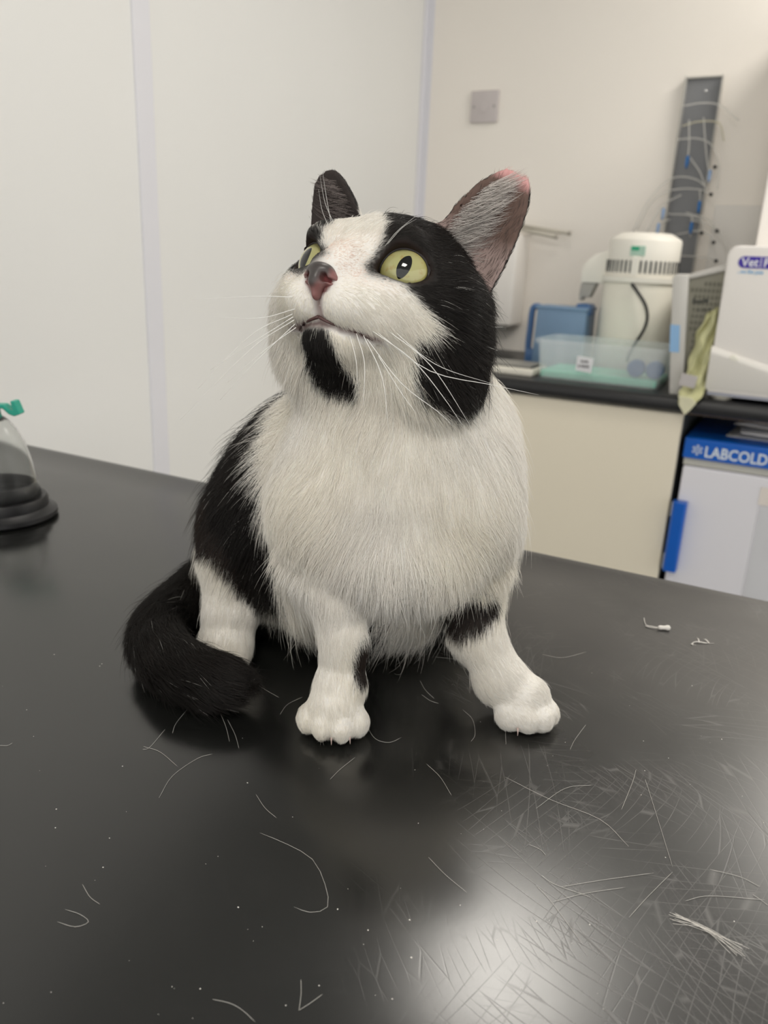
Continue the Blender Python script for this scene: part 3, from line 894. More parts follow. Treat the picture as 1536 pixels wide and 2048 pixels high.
for pts, m_, tip, lb in CATH:
    P3 = [at_plane(x, y, 1, Y_BACK - .030) for x, y in pts]
    c0 = P3[0]
    e = empty('catheter', c0.tolist())
    tag(e, lb, 'catheter', 'catheters on the grey rack')
    MB().tube(bez([p - c0 for p in P3], 24), .0017, 8).build('tubing', m_, e, True)
    if tip:
        q = at_plane(tip[0][0], tip[0][1], 1, Y_BACK - .033) - c0
        if tip[1] is BLACKP:
            MB().lathe([(0, -.005), (.0044, -.0037), (.005, 0), (.0044, .0037), (0, .005)], center=q, seg=14).build('tip', tip[1], e, True)
        else:
            MB().lathe([(0, -.016), (.002, -.015), (.004, -.006), (.0045, .010), (.003, .015), (0, .016)], center=q, seg=14).build('connector', tip[1], e, True)

# dispenser and rods on the wall beside the cat's ear
e = empty('wall_dispenser', (-.885, Y_BACK - .0003, 1.13))
tag(e, 'white wall dispenser mostly hidden behind the ear of the cat', 'dispenser')
MB().box((-.075, -.11, -.14), (.078, 0, .125), .012, 3).build('housing', VW, e, 'auto')
MB().box((-.055, -.085, -.152), (.058, -.02, -.1385), .003, 2).build('outlet', GREYP, e)
RODS = mat('beige_rod', (0.52, 0.49, 0.42, 1), .45, .4, noise=(20, .03))
for a, b, yy, lb in (((1030, 450), (1141, 467), .045, 'longer beige rod sticking out from the wall beside the ear'), ((1030, 456), (1114, 474), .060, 'shorter beige rod under the longer one beside the ear')):
    A, B = at_plane(*a, 1, Y_BACK - yy), at_plane(*b, 1, Y_BACK - yy)
    e = empty('wall_rod', A.tolist())
    tag(e, lb, 'rod', 'rods beside the ear')
    MB().tube([np.zeros(3), B - A], .0055, 12).build('rod', RODS, e, True)
    MB().tube([B - A - (B - A) * .04, (B - A) * 1.004], .0066, 12).build('end_cap', mat('rod_cap', (0.42, 0.39, 0.34, 1), .5, .3, noise=(20, .03)), e, True)
    MB().tube([(B - A) * .3, (B - A) * .3 + np.array([0, yy, 0])], .004, 8).build('bracket', RODS, e, True)

# ------------------------------------------------------------------ the cat
# built in its own frame, centimetres: u to its left-hand side of the table (picture right), d away, z up from the table top
CAT_D0 = 50.0
cat = empty('cat', (CAM + 0.01 * CAT_D0 * FH)[:2].tolist() + [TABLE_Z], _yw)
tag(cat, 'black and white cat with yellow-green eyes sitting on the black table', 'cat')


def cat_px(x, y, d):
    """cat-frame point (cm) for a measured sight line at distance d (cm)"""
    r = sight(x, y)
    P = r * (d * 0.01 / (r @ FH))
    return np.array([P @ RH * 100, d, (P[2] + CAM[2] - TABLE_Z) * 100])


def loc_m(P):
    P = np.asarray(P, float)
    return (P - [0, CAT_D0, 0]) * 0.01


# --- head frame: f forward, s to picture right, t up
HEAD_YAW, HEAD_PITCH, HEAD_ROLL, HS = 29.0, 18.0, -1.5, 1.10
HEAD_C = np.array([-0.5, 45.8, 25.2])


def _head_axes():
    y, p, r = np.radians([HEAD_YAW, HEAD_PITCH, HEAD_ROLL])
    f = np.array([-np.sin(y) * np.cos(p), -np.cos(y) * np.cos(p), np.sin(p)])
    s = np.array([np.cos(y), -np.sin(y), 0])
    t = np.cross(f, s)
    t = -t if t[2] < 0 else t
    return np.array([f, s * np.cos(r) + t * np.sin(r), -s * np.sin(r) + t * np.cos(r)])


HA = _head_axes()


def hp(f, s, t):
    return HEAD_C + HS * (np.array([f, s, t], float) @ HA)


def hv(f, s, t):
    v = np.array([f, s, t], float) @ HA
    return v / np.linalg.norm(v)


def to_head(P):
    return ((np.asarray(P) - HEAD_C) @ HA.T) / HS


# --- signed distance primitives
class Ell:
    def __init__(self, c, r, axes=None):
        self.c, self.r = np.array(c, float), np.array(r, float)
        self.A = np.eye(3) if axes is None else np.array(axes, float)
        self.R = self.r.max()
        self.lo, self.hi = self.c - self.R, self.c + self.R

    def __call__(self, P):
        q = (P - self.c) @ self.A.T
        k0 = np.sqrt(((q / self.r) ** 2).sum(-1))
        k1 = np.sqrt(((q / self.r ** 2) ** 2).sum(-1)) + 1e-9
        return k0 * (k0 - 1) / k1


class Cone:
    def __init__(self, a, b, ra, rb):
        self.a, self.b, self.ra, self.rb = np.array(a, float), np.array(b, float), ra, rb
        m = max(ra, rb)
        self.lo, self.hi = np.minimum(self.a, self.b) - m, np.maximum(self.a, self.b) + m

    def __call__(self, P):
        ab = self.b - self.a
        t = np.clip(((P - self.a) @ ab) / (ab @ ab), 0, 1)
        q = P - self.a - t[..., None] * ab
        return np.sqrt((q * q).sum(-1)) - (self.ra + (self.rb - self.ra) * t)


class Ear:
    """cupped, pointed sheet: B base centre, T tip, N the way it opens"""

    def __init__(self, B, T, N, W, cup, th, tipr=0.28, sk=0.0):
        self.B = np.array(B, float)
        h = np.array(T, float) - self.B
        self.H = np.linalg.norm(h)
        self.eh = h / self.H
        n = np.array(N, float)
        n -= (n @ self.eh) * self.eh
        self.en = n / np.linalg.norm(n)
        self.ew = np.cross(self.eh, self.en)
        self.W, self.cup, self.th, self.tipr, self.sk = W, cup, th, tipr, sk
        self.lo = np.minimum(self.B, np.array(T)) - W - 1
        self.hi = np.maximum(self.B, np.array(T)) + W + 1

    def coords(self, P):
        q = P - self.B
        return q @ self.ew, q @ self.eh, q @ self.en

    def __call__(self, P):
        a, b, c = self.coords(P)
        t = np.clip(b / self.H, -0.4, 1.0)
        w = self.W * np.sqrt(np.clip(1 - np.clip(t, 0, 1) ** 1.55, 0, 1)) ** 1.25 + self.tipr * np.clip(t, 0, 1)
        a = a - self.sk * np.clip(t, 0, 1) ** 2
        off = self.cup * ((a / self.W) ** 2) - self.cup * 0.5 * (1 - t)
        d1 = np.abs(c - off) * 0.85 - self.th
        d2 = (np.abs(a) - w) * 0.85
        d3 = np.maximum(b - self.H, -b - 1.2)
        m = np.maximum(np.maximum(d1, d2), d3)
        k = 0.16
        hh = np.clip(0.5 + 0.5 * (d1 - d2) / k, 0, 1)
        m2 = d2 + (d1 - d2) * hh + k * hh * (1 - hh)
        return np.maximum(m2, d3)


def smin(a, b, k):
    h = np.clip(0.5 + 0.5 * (b - a) / k, 0, 1)
    return b + (a - b) * h - k * h * (1 - h)


def smax(a, b, k):
    return -smin(-a, -b, k)


RUMP = np.array([-0.6, 0.8, 0.0])
LAT = np.array([0.8, 0.6, 0.0])
BAX = np.array([LAT, RUMP, [0, 0, 1]])
PR = []          # (sdf, blend, flow, hair length, lift, zone)


def pr(sdf, k, flow, ln, lift, zone):
    PR.append((sdf, k, flow, ln, lift, zone))


BACK = np.array([-0.5, 0.6, -0.55])
DOWN = np.array([0.0, -0.15, -1.0])
# torso
pr(Ell((-6.0, 58.6, 8.2), (7.2, 8.0, 7.6), BAX), 1.5, BACK + [-.2, 0, -.5], 2.0, .30, 'body')
pr(Ell((-3.0, 54.0, 10.6), (8.2, 8.0, 7.9), BAX), 3.0, BACK + [0, 0, -.3], 2.0, .32, 'body')
pr(Cone((-3.0, 54.5, 13.5), (0.4, 49.5, 18.5), 5.6, 4.9), 3.0, BACK, 1.8, .32, 'body')
pr(Ell((-0.4, 51.0, 8.2), (7.0, 6.0, 5.0), BAX), 2.5, (0, 0.1, -1), 2.4, .42, 'belly')
# chest and neck
pr(Ell((0.7, 47.0, 14.2), (7.2, 4.9, 5.9)), 2.2, (0, -0.05, -1), 1.7, .34, 'chest')
pr(Ell((0.8, 45.6, 11.8), (5.2, 3.6, 3.6)), 2.0, (0, -0.2, -1), 1.7, .42, 'chest')
pr(Ell((-2.9, 45.5, 13.4), (3.9, 3.6, 4.3)), .9, (-.25, -0.1, -1), 1.6, .34, 'chest')
pr(Ell((4.6, 45.9, 13.4), (3.7, 3.4, 4.2)), .9, (.25, -0.1, -1), 1.6, .34, 'chest')
pr(Ell((1.0, 44.3, 10.9), (4.5, 2.9, 2.5)), 1.1, (0, -0.25, -1), 1.8, .45, 'chest')
pr(Cone(hp(-1.5, 0, -1.5), (0.8, 48.0, 16.5), 5.0, 5.8), 2.2, (0.05, -0.1, -1), 1.5, .30, 'chest')
pr(Ell((5.3, 48.0, 16.6), (2.6, 3.2, 4.2)), 2.0, (.25, .1, -1), 1.5, .3, 'chest')
# picture-right foreleg
LR = (0.12, -0.05, -1)
pr(Ell((5.9, 48.0, 11.6), (2.4, 3.2, 4.4)), 1.6, LR, 1.1, .26, 'leg')
pr(Cone((5.9, 46.9, 9.5), (6.2, 45.6, 5.4), 2.1, 1.6), 1.2, LR, .8, .22, 'leg')
pr(Cone((6.2, 45.6, 5.4), (7.8, 44.6, 3.0), 1.6, 1.5), 0.8, (0.5, -0.3, -.8), .55, .2, 'leg')
pr(Cone((7.8, 44.8, 2.5), (9.4, 44.0, 1.7), 1.55, 1.62), 0.8, (0.75, -0.5, -.3), .36, .18, 'paw')
for q in ((8.25, 43.0, 1.05), (9.25, 42.6, 1.15), (10.2, 42.85, 1.12), (10.75, 43.7, 1.05)):
    pr(Ell(q, (.74, .98, .88), [[.8, .6, 0], [-.6, .8, 0], [0, 0, 1]]), 0.26, (0.5, -0.8, -.3), .24, .16, 'paw')
# picture-left foreleg
LL = (0.05, -0.12, -1)
pr(Ell((-3.4, 46.4, 12.0), (2.7, 3.0, 4.2)), 1.8, LL, 1.2, .26, 'leg')
pr(Cone((-3.0, 44.6, 9.6), (-2.1, 43.2, 5.6), 2.1, 1.28), 1.3, LL, .8, .22, 'leg')
pr(Cone((-2.1, 43.2, 5.6), (-2.2, 42.7, 3.2), 1.27, 1.40), 0.8, LL, .55, .18, 'leg')
pr(Cone((-2.2, 42.8, 2.6), (-2.5, 42.0, 1.75), 1.5, 1.66), 0.8, (0, -0.7, -.6), .36, .18, 'paw')
for q in ((-4.05, 41.75, 1.1), (-3.1, 40.95, 1.15), (-1.95, 40.85, 1.12), (-1.05, 41.55, 1.08)):
    pr(Ell(q, (.72, .98, .88)), 0.26, (0, -0.9, -.4), .24, .16, 'paw')
# hind leg at picture left
pr(Ell((-9.6, 53.6, 7.4), (3.1, 4.6, 4.6), BAX), 2.0, (-.15, -.2, -1), 1.2, .26, 'leg')
pr(Cone((-10.2, 51.6, 7.0), (-10.4, 50.4, 4.2), 2.5, 1.75), 1.4, (0, -.1, -1), .8, .22, 'leg')
pr(Cone((-10.4, 50.6, 4.2), (-10.6, 49.2, 2.0), 1.7, 1.7), 0.9, (0, -.3, -.9), .5, .2, 'leg')
pr(Cone((-10.6, 49.8, 1.7), (-10.3, 47.9, 1.4), 1.7, 1.45), 0.9, (0.1, -.9, -.3), .36, .18, 'paw')
for q in ((-11.2, 47.2, 1.0), (-10.3, 46.8, 1.05), (-9.4, 47.0, 1.0)):
    pr(Ell(q, (.66, .9, .82)), 0.26, (0, -0.9, -.4), .24, .16, 'paw')
# far hind leg
pr(Ell((2.4, 56.5, 6.2), (3.4, 4.8, 4.8), BAX), 2.0, (.1, -.1, -1), 1.4, .28, 'body')
pr(Cone((5.2, 57.4, 1.7), (7.2, 54.6, 1.5), 1.6, 1.5), 1.0, (.4, -.8, -.3), .5, .2, 'paw')
# tail
TAILP = bez([(-8.0, 63.5, 5.4), (-11.6, 60.4, 3.9), (-13.9, 56.4, 2.9), (-15.1, 52.2, 2.55), (-15.1, 48.6, 2.5), (-13.5, 45.8, 2.4), (-11.4, 44.3, 2.3), (-9.5, 43.7, 2.3)], 28)
TAILR = np.interp(np.linspace(0, 1, len(TAILP)), [0, .3, .75, .93, 1], [2.1, 1.85, 1.7, 1.55, 1.3])
for i in range(len(TAILP) - 1):
    dv = TAILP[i + 1] - TAILP[i]
    pr(Cone(TAILP[i], TAILP[i + 1], TAILR[i], TAILR[i + 1]), 0.25, dv / np.linalg.norm(dv), 1.35, .34, 'tail')
# head
NOSE_SRC = hp(7.2, 0, -0.3)
HH = 'radial'


def hell(c, r, k, ln, lift, zone='head'):
    pr(Ell(hp(*c), HS * np.array(r, float), HA), k, HH, ln, lift, zone)


def hcone(a, b, ra, rb, k, ln, lift, zone='head'):
    pr(Cone(hp(*a), hp(*b), HS * ra, HS * rb), k, HH, ln, lift, zone)


hell((-0.4, 0, 0.9), (4.2, 4.4, 3.7), 1.2, .75, .30)
hcone((2.2, 0, 1.4), (5.3, 0, 0.05), 1.85, 1.02, 1.3, .30, .22, 'face')
for s in (-1, 1):
    hell((0.2, 3.25 * s, -0.75), (3.1, 2.55, 2.9), 1.2, 1.05, .30)
    hell((-0.4, 3.1 * s, -2.7), (2.7, 2.4, 2.3), 1.4, 1.30, .34)
    hell((2.9, 1.9 * s, -0.85), (2.3, 1.9, 1.9), 1.2, .45, .22, 'face')
    hell((2.9, 1.9 * s, 2.25), (1.3, 1.35, 0.9), 0.9, .45, .28, 'face')
hcone((3.3, 0, -2.45), (0.2, 0, -3.0), 1.35, 2.5, 1.0, .8, .28, 'face')
hell((4.05, 0, -2.65), (1.2, 1.35, 0.95), 0.7, .45, .24, 'face')
for s in (-1, 1):
    hell((4.4, 1.05 * s, -1.15), (1.75, 1.4, 1.22), 0.5, .30, .20, 'face')
EAR_R = Ear(hp(-1.3, 3.25, 2.9), hp(-1.6, 4.75, 7.70), hv(.90, .30, -.12), 2.12, 1.1, .26, .50, .25)
EAR_L = Ear(hp(-1.3, -3.75, 2.9), hp(-1.9, -6.75, 7.6), hv(.95, -.05, -.12), 1.95, 1.0, .26, .35, 0.0)
pr(EAR_R, 0.7, tuple(EAR_R.eh), .32, .22, 'ear')
pr(EAR_L, 0.7, tuple(EAR_L.eh), .32, .22, 'ear')

# --- eyes: ball centre, the way the lids open, radius
EYE_R = 1.28 * HS
EYES = []
for s in (-1, 1):
    c = hp(2.62, 2.28 * s, 0.95)
    n = hv(.90, .36 * s, .10)
    up = np.array(HA[2]) + 0.0
    up = up - (up @ n) * n
    up /= np.linalg.norm(up)
    out = np.cross(up, n) if s < 0 else np.cross(n, up)
    if out @ HA[1] * s < 0:
        out = -out
    EYES.append((c, n, up, out, s))


def lid(th):
    """outline of the eye opening, angle -> (outward, up) in cm on the ball; the inner corner points down to the nose"""
    c, s_ = np.cos(th), np.sin(th)
    a = 1.16 * HS * c
    b = np.where(s_ > 0, .95, .80) * HS * s_
    b = b + np.where(c < 0, -0.30 * (-c) ** 3, 0.02 * c) * HS
    return a, b


def lid_field(a, b):
    """negative inside the eye opening"""
    b2 = b + np.where(a < 0, 0.30 * HS * np.clip(-a / (1.16 * HS), 0, 1.2) ** 3, 0)
    ry = np.where(b2 > 0, .95, .80) * HS
    return (np.sqrt((a / (1.16 * HS)) ** 2 + (b2 / ry) ** 2) - 1) * .9


def body_sdf(P, grid_min=None, h=None):
    F = np.full(P.shape[:-1], 3.0, np.float32)
    for sdf, k, *_ in PR:
        if grid_min is not None:
            lo = np.clip(np.floor((sdf.lo - 2.6 - grid_min) / h).astype(int), 0, None)
            hi = np.clip(np.ceil((sdf.hi + 2.6 - grid_min) / h).astype(int), 0, np.array(P.shape[:3]))
            sl = tuple(slice(a, b) for a, b in zip(lo, hi))
            F[sl] = smin(F[sl], sdf(P[sl]).astype(np.float32), k)
        else:
            F = smin(F, sdf(P), k)
    def carve(fn, c, rad):
        if grid_min is not None:
            lo = np.clip(np.floor((c - rad - grid_min) / h).astype(int), 0, None)
            hi = np.clip(np.ceil((c + rad - grid_min) / h).astype(int), 0, np.array(P.shape[:3]))
            sl = tuple(slice(a, b) for a, b in zip(lo, hi))
            F[sl] = fn(F[sl], P[sl])
        else:
            F[...] = fn(F, P)
    for c, n, up, out, s in EYES:
        def eye(Fv, Pv):
            q = Pv - c
            front = q @ n
            r = np.sqrt((q * q).sum(-1))
            Fv = smin(Fv, np.maximum(r - (EYE_R + .16), -front), 0.55)          # lids swell over the ball
            cut = np.maximum(lid_field(q @ out, q @ up), -(front - 0.1))
            return smax(Fv, -cut, 0.10)
        carve(eye, c, 3.2)
    # mouth crease
    for s in (-1, 1):
        pts = [hp(5.45, 0, -2.02), hp(5.25, .6 * s, -2.22), hp(4.45, 1.55 * s, -2.35), hp(3.3, 2.35 * s, -2.55)]
        for a, b in zip(pts[:-1], pts[1:]):
            cn = Cone(a, b, .13, .11)
            carve(lambda Fv, Pv: smax(Fv, -cn(Pv), .18), (a + b) / 2, 2.0)
    cn = Cone(hp(6.15, 0, -.9), hp(5.55, 0, -2.0), .09, .10)
    carve(lambda Fv, Pv: smax(Fv, -cn(Pv), .25), hp(5.9, 0, -1.3), 2.0)
    # skin folds of the bib over the forelegs and a fold across the neck
    for a, b, rr in (((-6.3, 44.6, 11.6), (-2.8, 42.0, 9.4), .35), ((-2.8, 42.0, 9.4), (0.5, 41.4, 8.6), .35), ((7.6, 45.2, 11.2), (4.6, 42.7, 8.9), .35)):
        cn = Cone(a, b, rr, rr)
        carve(lambda Fv, Pv: smax(Fv, -cn(Pv), .8), (np.array(a) + np.array(b)) / 2, 5.0)
    F = smax(F, -(P[..., 2] - 0.05), 0.25) if grid_min is None else np.maximum(F, (0.05 - P[..., 2]).astype(np.float32))
    return F


def surface_nets(F, gmin, h):
    nx, ny, nz = F.shape
    ins = F < 0
    cnt = np.zeros((nx - 1, ny - 1, nz - 1), np.int8)
    for i in (0, 1):
        for j in (0, 1):
            for k in (0, 1):
                cnt += ins[i:nx - 1 + i, j:ny - 1 + j, k:nz - 1 + k]
    act = (cnt > 0) & (cnt < 8)
    idx = np.full(act.shape, -1, np.int64)
    cells = np.argwhere(act)
    idx[act] = np.arange(len(cells))
    acc = np.zeros((len(cells), 3))
    num = np.zeros(len(cells))
    corner = [(i, j, k) for i in (0, 1) for j in (0, 1) for k in (0, 1)]
    for a in corner:
        for ax in range(3):
            if a[ax] == 1:
                continue
            b = list(a)
            b[ax] = 1
            fa = F[cells[:, 0] + a[0], cells[:, 1] + a[1], cells[:, 2] + a[2]]
            fb = F[cells[:, 0] + b[0], cells[:, 1] + b[1], cells[:, 2] + b[2]]
            m = (fa < 0) != (fb < 0)
            t = np.where(m, fa / np.where(m, fa - fb, 1), 0)
            p = np.zeros((len(cells), 3))
            p[:] = a
            p[:, ax] += t
            acc += p * m[:, None]
            num += m
    V = (cells + acc / num[:, None]) * h + gmin
    quads = []
    for ax in range(3):
        o1, o2 = (ax + 1) % 3, (ax + 2) % 3
        sl0 = [slice(None)] * 3
        sl1 = [slice(None)] * 3
        sl0[ax], sl1[ax] = slice(0, -1), slice(1, None)
        ch = ins[tuple(sl0)] != ins[tuple(sl1)]
        e = np.argwhere(ch)
        e = e[(e[:, o1] > 0) & (e[:, o2] > 0) & (e[:, o1] < F.shape[o1] - 1) & (e[:, o2] < F.shape[o2] - 1)]
        flip = ins[e[:, 0], e[:, 1], e[:, 2]]
        def g(d1, d2):
            q = e.copy()
            q[:, o1] += d1
            q[:, o2] += d2
            return idx[q[:, 0], q[:, 1], q[:, 2]]
        Q = np.stack([g(-1, -1), g(0, -1), g(0, 0), g(-1, 0)], 1)
        Q[~flip] = Q[~flip][:, ::-1]
        quads.append(Q)
    return V, np.concatenate(quads)


def np_mesh(name, V, Q):
    me = bpy.data.meshes.new(name)
    me.vertices.add(len(V))
    me.vertices.foreach_set('co', np.asarray(V, np.float32).ravel())
    me.loops.add(len(Q) * 4)
    me.loops.foreach_set('vertex_index', Q.astype(np.int32).ravel())
    me.polygons.add(len(Q))
    me.polygons.foreach_set('loop_start', (np.arange(len(Q)) * 4).astype(np.int32))
    me.update(calc_edges=True)
    me.validate()
    return me


def laplace(V, Q, it, w=0.5):
    for _ in range(it):
        S = np.zeros_like(V)
        n = np.zeros(len(V))
        for a, b in ((0, 1), (1, 2), (2, 3), (3, 0)):
            np.add.at(S, Q[:, a], V[Q[:, b]])
            np.add.at(S, Q[:, b], V[Q[:, a]])
            np.add.at(n, Q[:, a], 1)
            np.add.at(n, Q[:, b], 1)
        V = V * (1 - w) + w * S / np.maximum(n, 1)[:, None]
    return V


def grid(gmin, gmax, h):
    ax = [np.arange(a, b, h, dtype=np.float32) for a, b in zip(gmin, gmax)]
    return np.stack(np.meshgrid(*ax, indexing='ij'), -1)


GH = 0.23
GMIN, GMAX = np.array([-19.0, 37.0, -0.6]), np.array([13.5, 68.5, 36.5])
_P = grid(GMIN, GMAX, GH)
_F = body_sdf(_P, GMIN, GH)
BV, BQ = surface_nets(_F, GMIN, GH)
del _P, _F
BV = laplace(BV, BQ, 1, 0.5)
body_me = np_mesh('body', loc_m(BV), BQ)
_nv = np.zeros(len(BV) * 3, np.float32)
body_me.vertex_normals.foreach_get('vector', _nv)
BN = _nv.reshape(-1, 3).astype(float)

# --- coat: zone, growth direction, length per vertex
_W = []
for sdf, k, *_ in PR:
    _W.append(sdf(BV))
_W = np.array(_W)
_W = np.exp(-(_W - _W.min(0)) / 0.45)
_W /= _W.sum(0)
HL = to_head(BV)
radial = BV - NOSE_SRC
radial /= np.linalg.norm(radial, axis=1)[:, None]
BF = np.zeros_like(BV)
BL = np.zeros(len(BV))
BLIFT = np.zeros(len(BV))
ZW = {z: np.zeros(len(BV)) for z in ('body', 'belly', 'chest', 'leg', 'paw', 'tail', 'head', 'face', 'ear')}
for w, (sdf, k, flow, ln, lift, zone) in zip(_W, PR):
    fl = radial if isinstance(flow, str) else np.asarray(flow, float)[None] / np.linalg.norm(flow)
    BF += w[:, None] * fl
    BL += w * ln
    BLIFT += w * lift
    ZW[zone] += w
# the bib is parted down the middle and sweeps out to both sides
BF += (ZW['chest'] * np.tanh((BV[:, 0] - 1.2) / 3.0) * 0.45)[:, None] * np.array([1.0, 0, 0])
BF -= (BF * BN).sum(1)[:, None] * BN
BF /= np.linalg.norm(BF, axis=1)[:, None] + 1e-6

# --- coat pattern: outlines of the black patches, (u, z) in cm in the cat's frame, each on the front of the zones named
PATCHES = [
    ('head', [(-0.8, 30.13), (-0.54, 29.5), (-0.69, 28.66), (-1.04, 28.01), (-1.52, 27.49), (-1.32, 27.08), (-0.65, 26.93), (0.35, 26.77), (1.01, 26.15), (1.33, 25.8), (2.01, 25.2), (2.2, 24.55), (1.69, 24.27), (1.12, 24.05), (1.26, 23.39), (1.03, 22.68), (1.26, 21.79), (2.01, 20.99), (2.98, 20.36), (3.87, 20.05), (4.95, 20.52), (6.28, 21.08), (7.94, 21.62), (7.4, 27.04), (8.06, 31.14), (7.33, 33.05), (3.97, 33.3), (2.51, 33.5), (0.63, 33.5), (-0.83, 32.5)]),
    ('head', [(-4.61, 24.46), (-3.4, 24.51), (-2.95, 24.1), (-2.75, 23.22), (-2.6, 22.6), (-1.95, 22.1), (-1.6, 21.5), (-0.96, 20.83), (-0.87, 20.1), (-1.57, 19.7), (-2.63, 20.3), (-3.73, 21.2), (-4.39, 22.14), (-4.76, 23.53)]),
    ('head', [(-6.64, 27.12), (-6.11, 28.03), (-5.58, 28.8), (-4.82, 29.2), (-4.27, 29.44), (-3.85, 29.23), (-3.82, 28.86), (-3.92, 28.51), (-3.3, 28.0), (-4.74, 26.87), (-5.11, 26.88), (-5.79, 27.0)]),
    ('head', [(-5.8, 35.0), (-1.04, 35.0), (-0.84, 30.71), (-1.59, 30.52), (-2.37, 30.38), (-3.19, 30.27), (-3.33, 29.56), (-3.76, 29.16), (-4.24, 29.38), (-5.2, 29.66)]),
    ('body', [(-5.1, 21.06), (-7.2, 18.15), (-7.72, 17.03), (-7.98, 15.66), (-7.91, 14.41), (-7.52, 13.26), (-7.28, 11.94), (-6.71, 10.93), (-6.69, 9.45), (-6.33, 8.26), (-6.53, 7.26), (-7.82, 5.28), (-8.7, 5.83), (-9.44, 7.02), (-10.23, 8.02), (-11.48, 8.63), (-12.66, 8.37), (-14.75, 8.4), (-16.83, 10.59), (-12.99, 18.67), (-6.25, 23.5), (-5.01, 22.6)]),
    ('leg', [(3.9, 8.75), (4.91, 8.6), (5.58, 8.4), (6.74, 8.75), (7.38, 8.0), (7.2, 7.1), (6.24, 6.46), (5.36, 5.96), (4.7, 5.65), (4.0, 6.43)]),
    ('leg', [(-1.25, 6.1), (-0.32, 6.6), (0.57, 5.54), (0.35, 3.79), (-0.87, 3.2), (-1.35, 4.1), (-1.42, 5.2)]),
]


def poly_dist(X, poly):
    """signed distance (cm) of 2-D points to a polygon, negative inside"""
    P = np.array(poly)
    Q = np.roll(P, -1, 0)
    best = np.full(len(X), 1e9)
    inside = np.zeros(len(X), bool)
    for a, b in zip(P, Q):
        ab = b - a
        t = np.clip(((X - a) @ ab) / (ab @ ab + 1e-12), 0, 1)
        best = np.minimum(best, np.linalg.norm(X - a - t[:, None] * ab, axis=1))
        cr = (a[1] > X[:, 1]) != (b[1] > X[:, 1])
        xi = (b[0] - a[0]) * (X[:, 1] - a[1]) / (b[1] - a[1] + 1e-12) + a[0]
        inside ^= cr & (X[:, 0] < xi)
    return np.where(inside, -best, best)


def vnoise(P, freq, seed):
    """smooth value noise in [-1, 1]"""
    q = np.asarray(P) * freq
    i = np.floor(q).astype(np.int64)
    f = q - i
    f = f * f * (3 - 2 * f)
    out = np.zeros(len(q))
    for dx in (0, 1):
        for dy in (0, 1):
            for dz in (0, 1):
                h = ((i[:, 0] + dx) * 73856093 ^ (i[:, 1] + dy) * 19349663 ^ (i[:, 2] + dz) * 83492791 ^ seed * 2654435761) & 0xFFFFFF
                h = (h * 1103515245 + 12345) & 0xFFFFFF
                h = ((h ^ (h >> 9)) * 69069 + 1) & 0xFFFFFF
                w = (f[:, 0] if dx else 1 - f[:, 0]) * (f[:, 1] if dy else 1 - f[:, 1]) * (f[:, 2] if dz else 1 - f[:, 2])
                out += w * (h / 0x7FFFFF - 1)
    return out


ZHEAD = ZW['head'] + ZW['face'] + ZW['ear']
_front = 30.0 * np.ones(len(BV))
for _z, _poly in PATCHES:
    _sd = np.clip(poly_dist(BV[:, [0, 2]], _poly) * 34.0, -60, 60)
    _ok = {'head': ZHEAD > .5, 'body': (ZHEAD < .5) & (ZW['tail'] < .5), 'leg': (BV[:, 1] < 50) & (ZHEAD < .5)}[_z]
    _front = np.where(_ok, np.minimum(_front, _sd), _front)
# sides turned away: black saddle over the back, black behind the ears, white legs, belly and far cheek
_rule = (7.0 - BV[:, 2]) * 10
_rule = np.where((ZW['leg'] + ZW['paw'] > .5) | (ZW['belly'] > .45) | (ZW['chest'] > .5), 20.0, _rule)
_rule = np.where(ZHEAD > .5, np.where((HL[:, 1] < -2.0) & (HL[:, 0] > -1.2) & (HL[:, 2] < 0.6), 20.0, -20.0), _rule)
_fw = np.clip((-BN[:, 1] + 0.30) / 0.35, 0, 1)
_fw = np.where((ZHEAD < .5) & (BV[:, 1] > 57), 0, _fw)
_fw = np.where((ZW['ear'] > .5), 1.0, _fw)
BC = _front * _fw + _rule * (1 - _fw)
BC = np.where(ZW['tail'] > .5, -30.0, BC)

WHITE = np.array([0.90, 0.872, 0.825])
BLACK = np.array([0.013, 0.0115, 0.0105])
PINK = np.array([0.72, 0.46, 0.42])

# ear coordinates
_ea = {}
for _n, E_ in (('R', EAR_R), ('L', EAR_L)):
    a, b, c = E_.coords(BV)
    off = E_.cup * ((a / E_.W) ** 2) - E_.cup * 0.5 * (1 - np.clip(b / E_.H, -.4, 1))
    _ea[_n] = (a, b / E_.H, c - off)
inner_R = (ZW['ear'] > .5) & ((BN @ EAR_R.en) > 0.15) & (HL[:, 1] > 0)
inner_L = (ZW['ear'] > .5) & ((BN @ EAR_L.en) > 0.15) & (HL[:, 1] < 0)

# skin under the coat
isw = 1 / (1 + np.exp(-BC / 3.0))
skin = BLACK + (WHITE * 0.85 - BLACK) * isw[:, None]
skin[inner_R] = (0.125, 0.082, 0.068)
skin[inner_L] = (0.035, 0.028, 0.026)
_tip = np.clip((_ea['R'][1] - 0.84) / 0.10, 0, 1) * (HL[:, 1] > 0) * (ZW['ear'] > .3)
skin = skin * (1 - _tip[:, None]) + _tip[:, None] * np.array([0.62, 0.33, 0.32])
_low = np.clip((0.38 - _ea['R'][1]) / 0.2, 0, 1) * inner_R
skin = skin * (1 - _low[:, None]) + _low[:, None] * np.array([0.33, 0.25, 0.23])
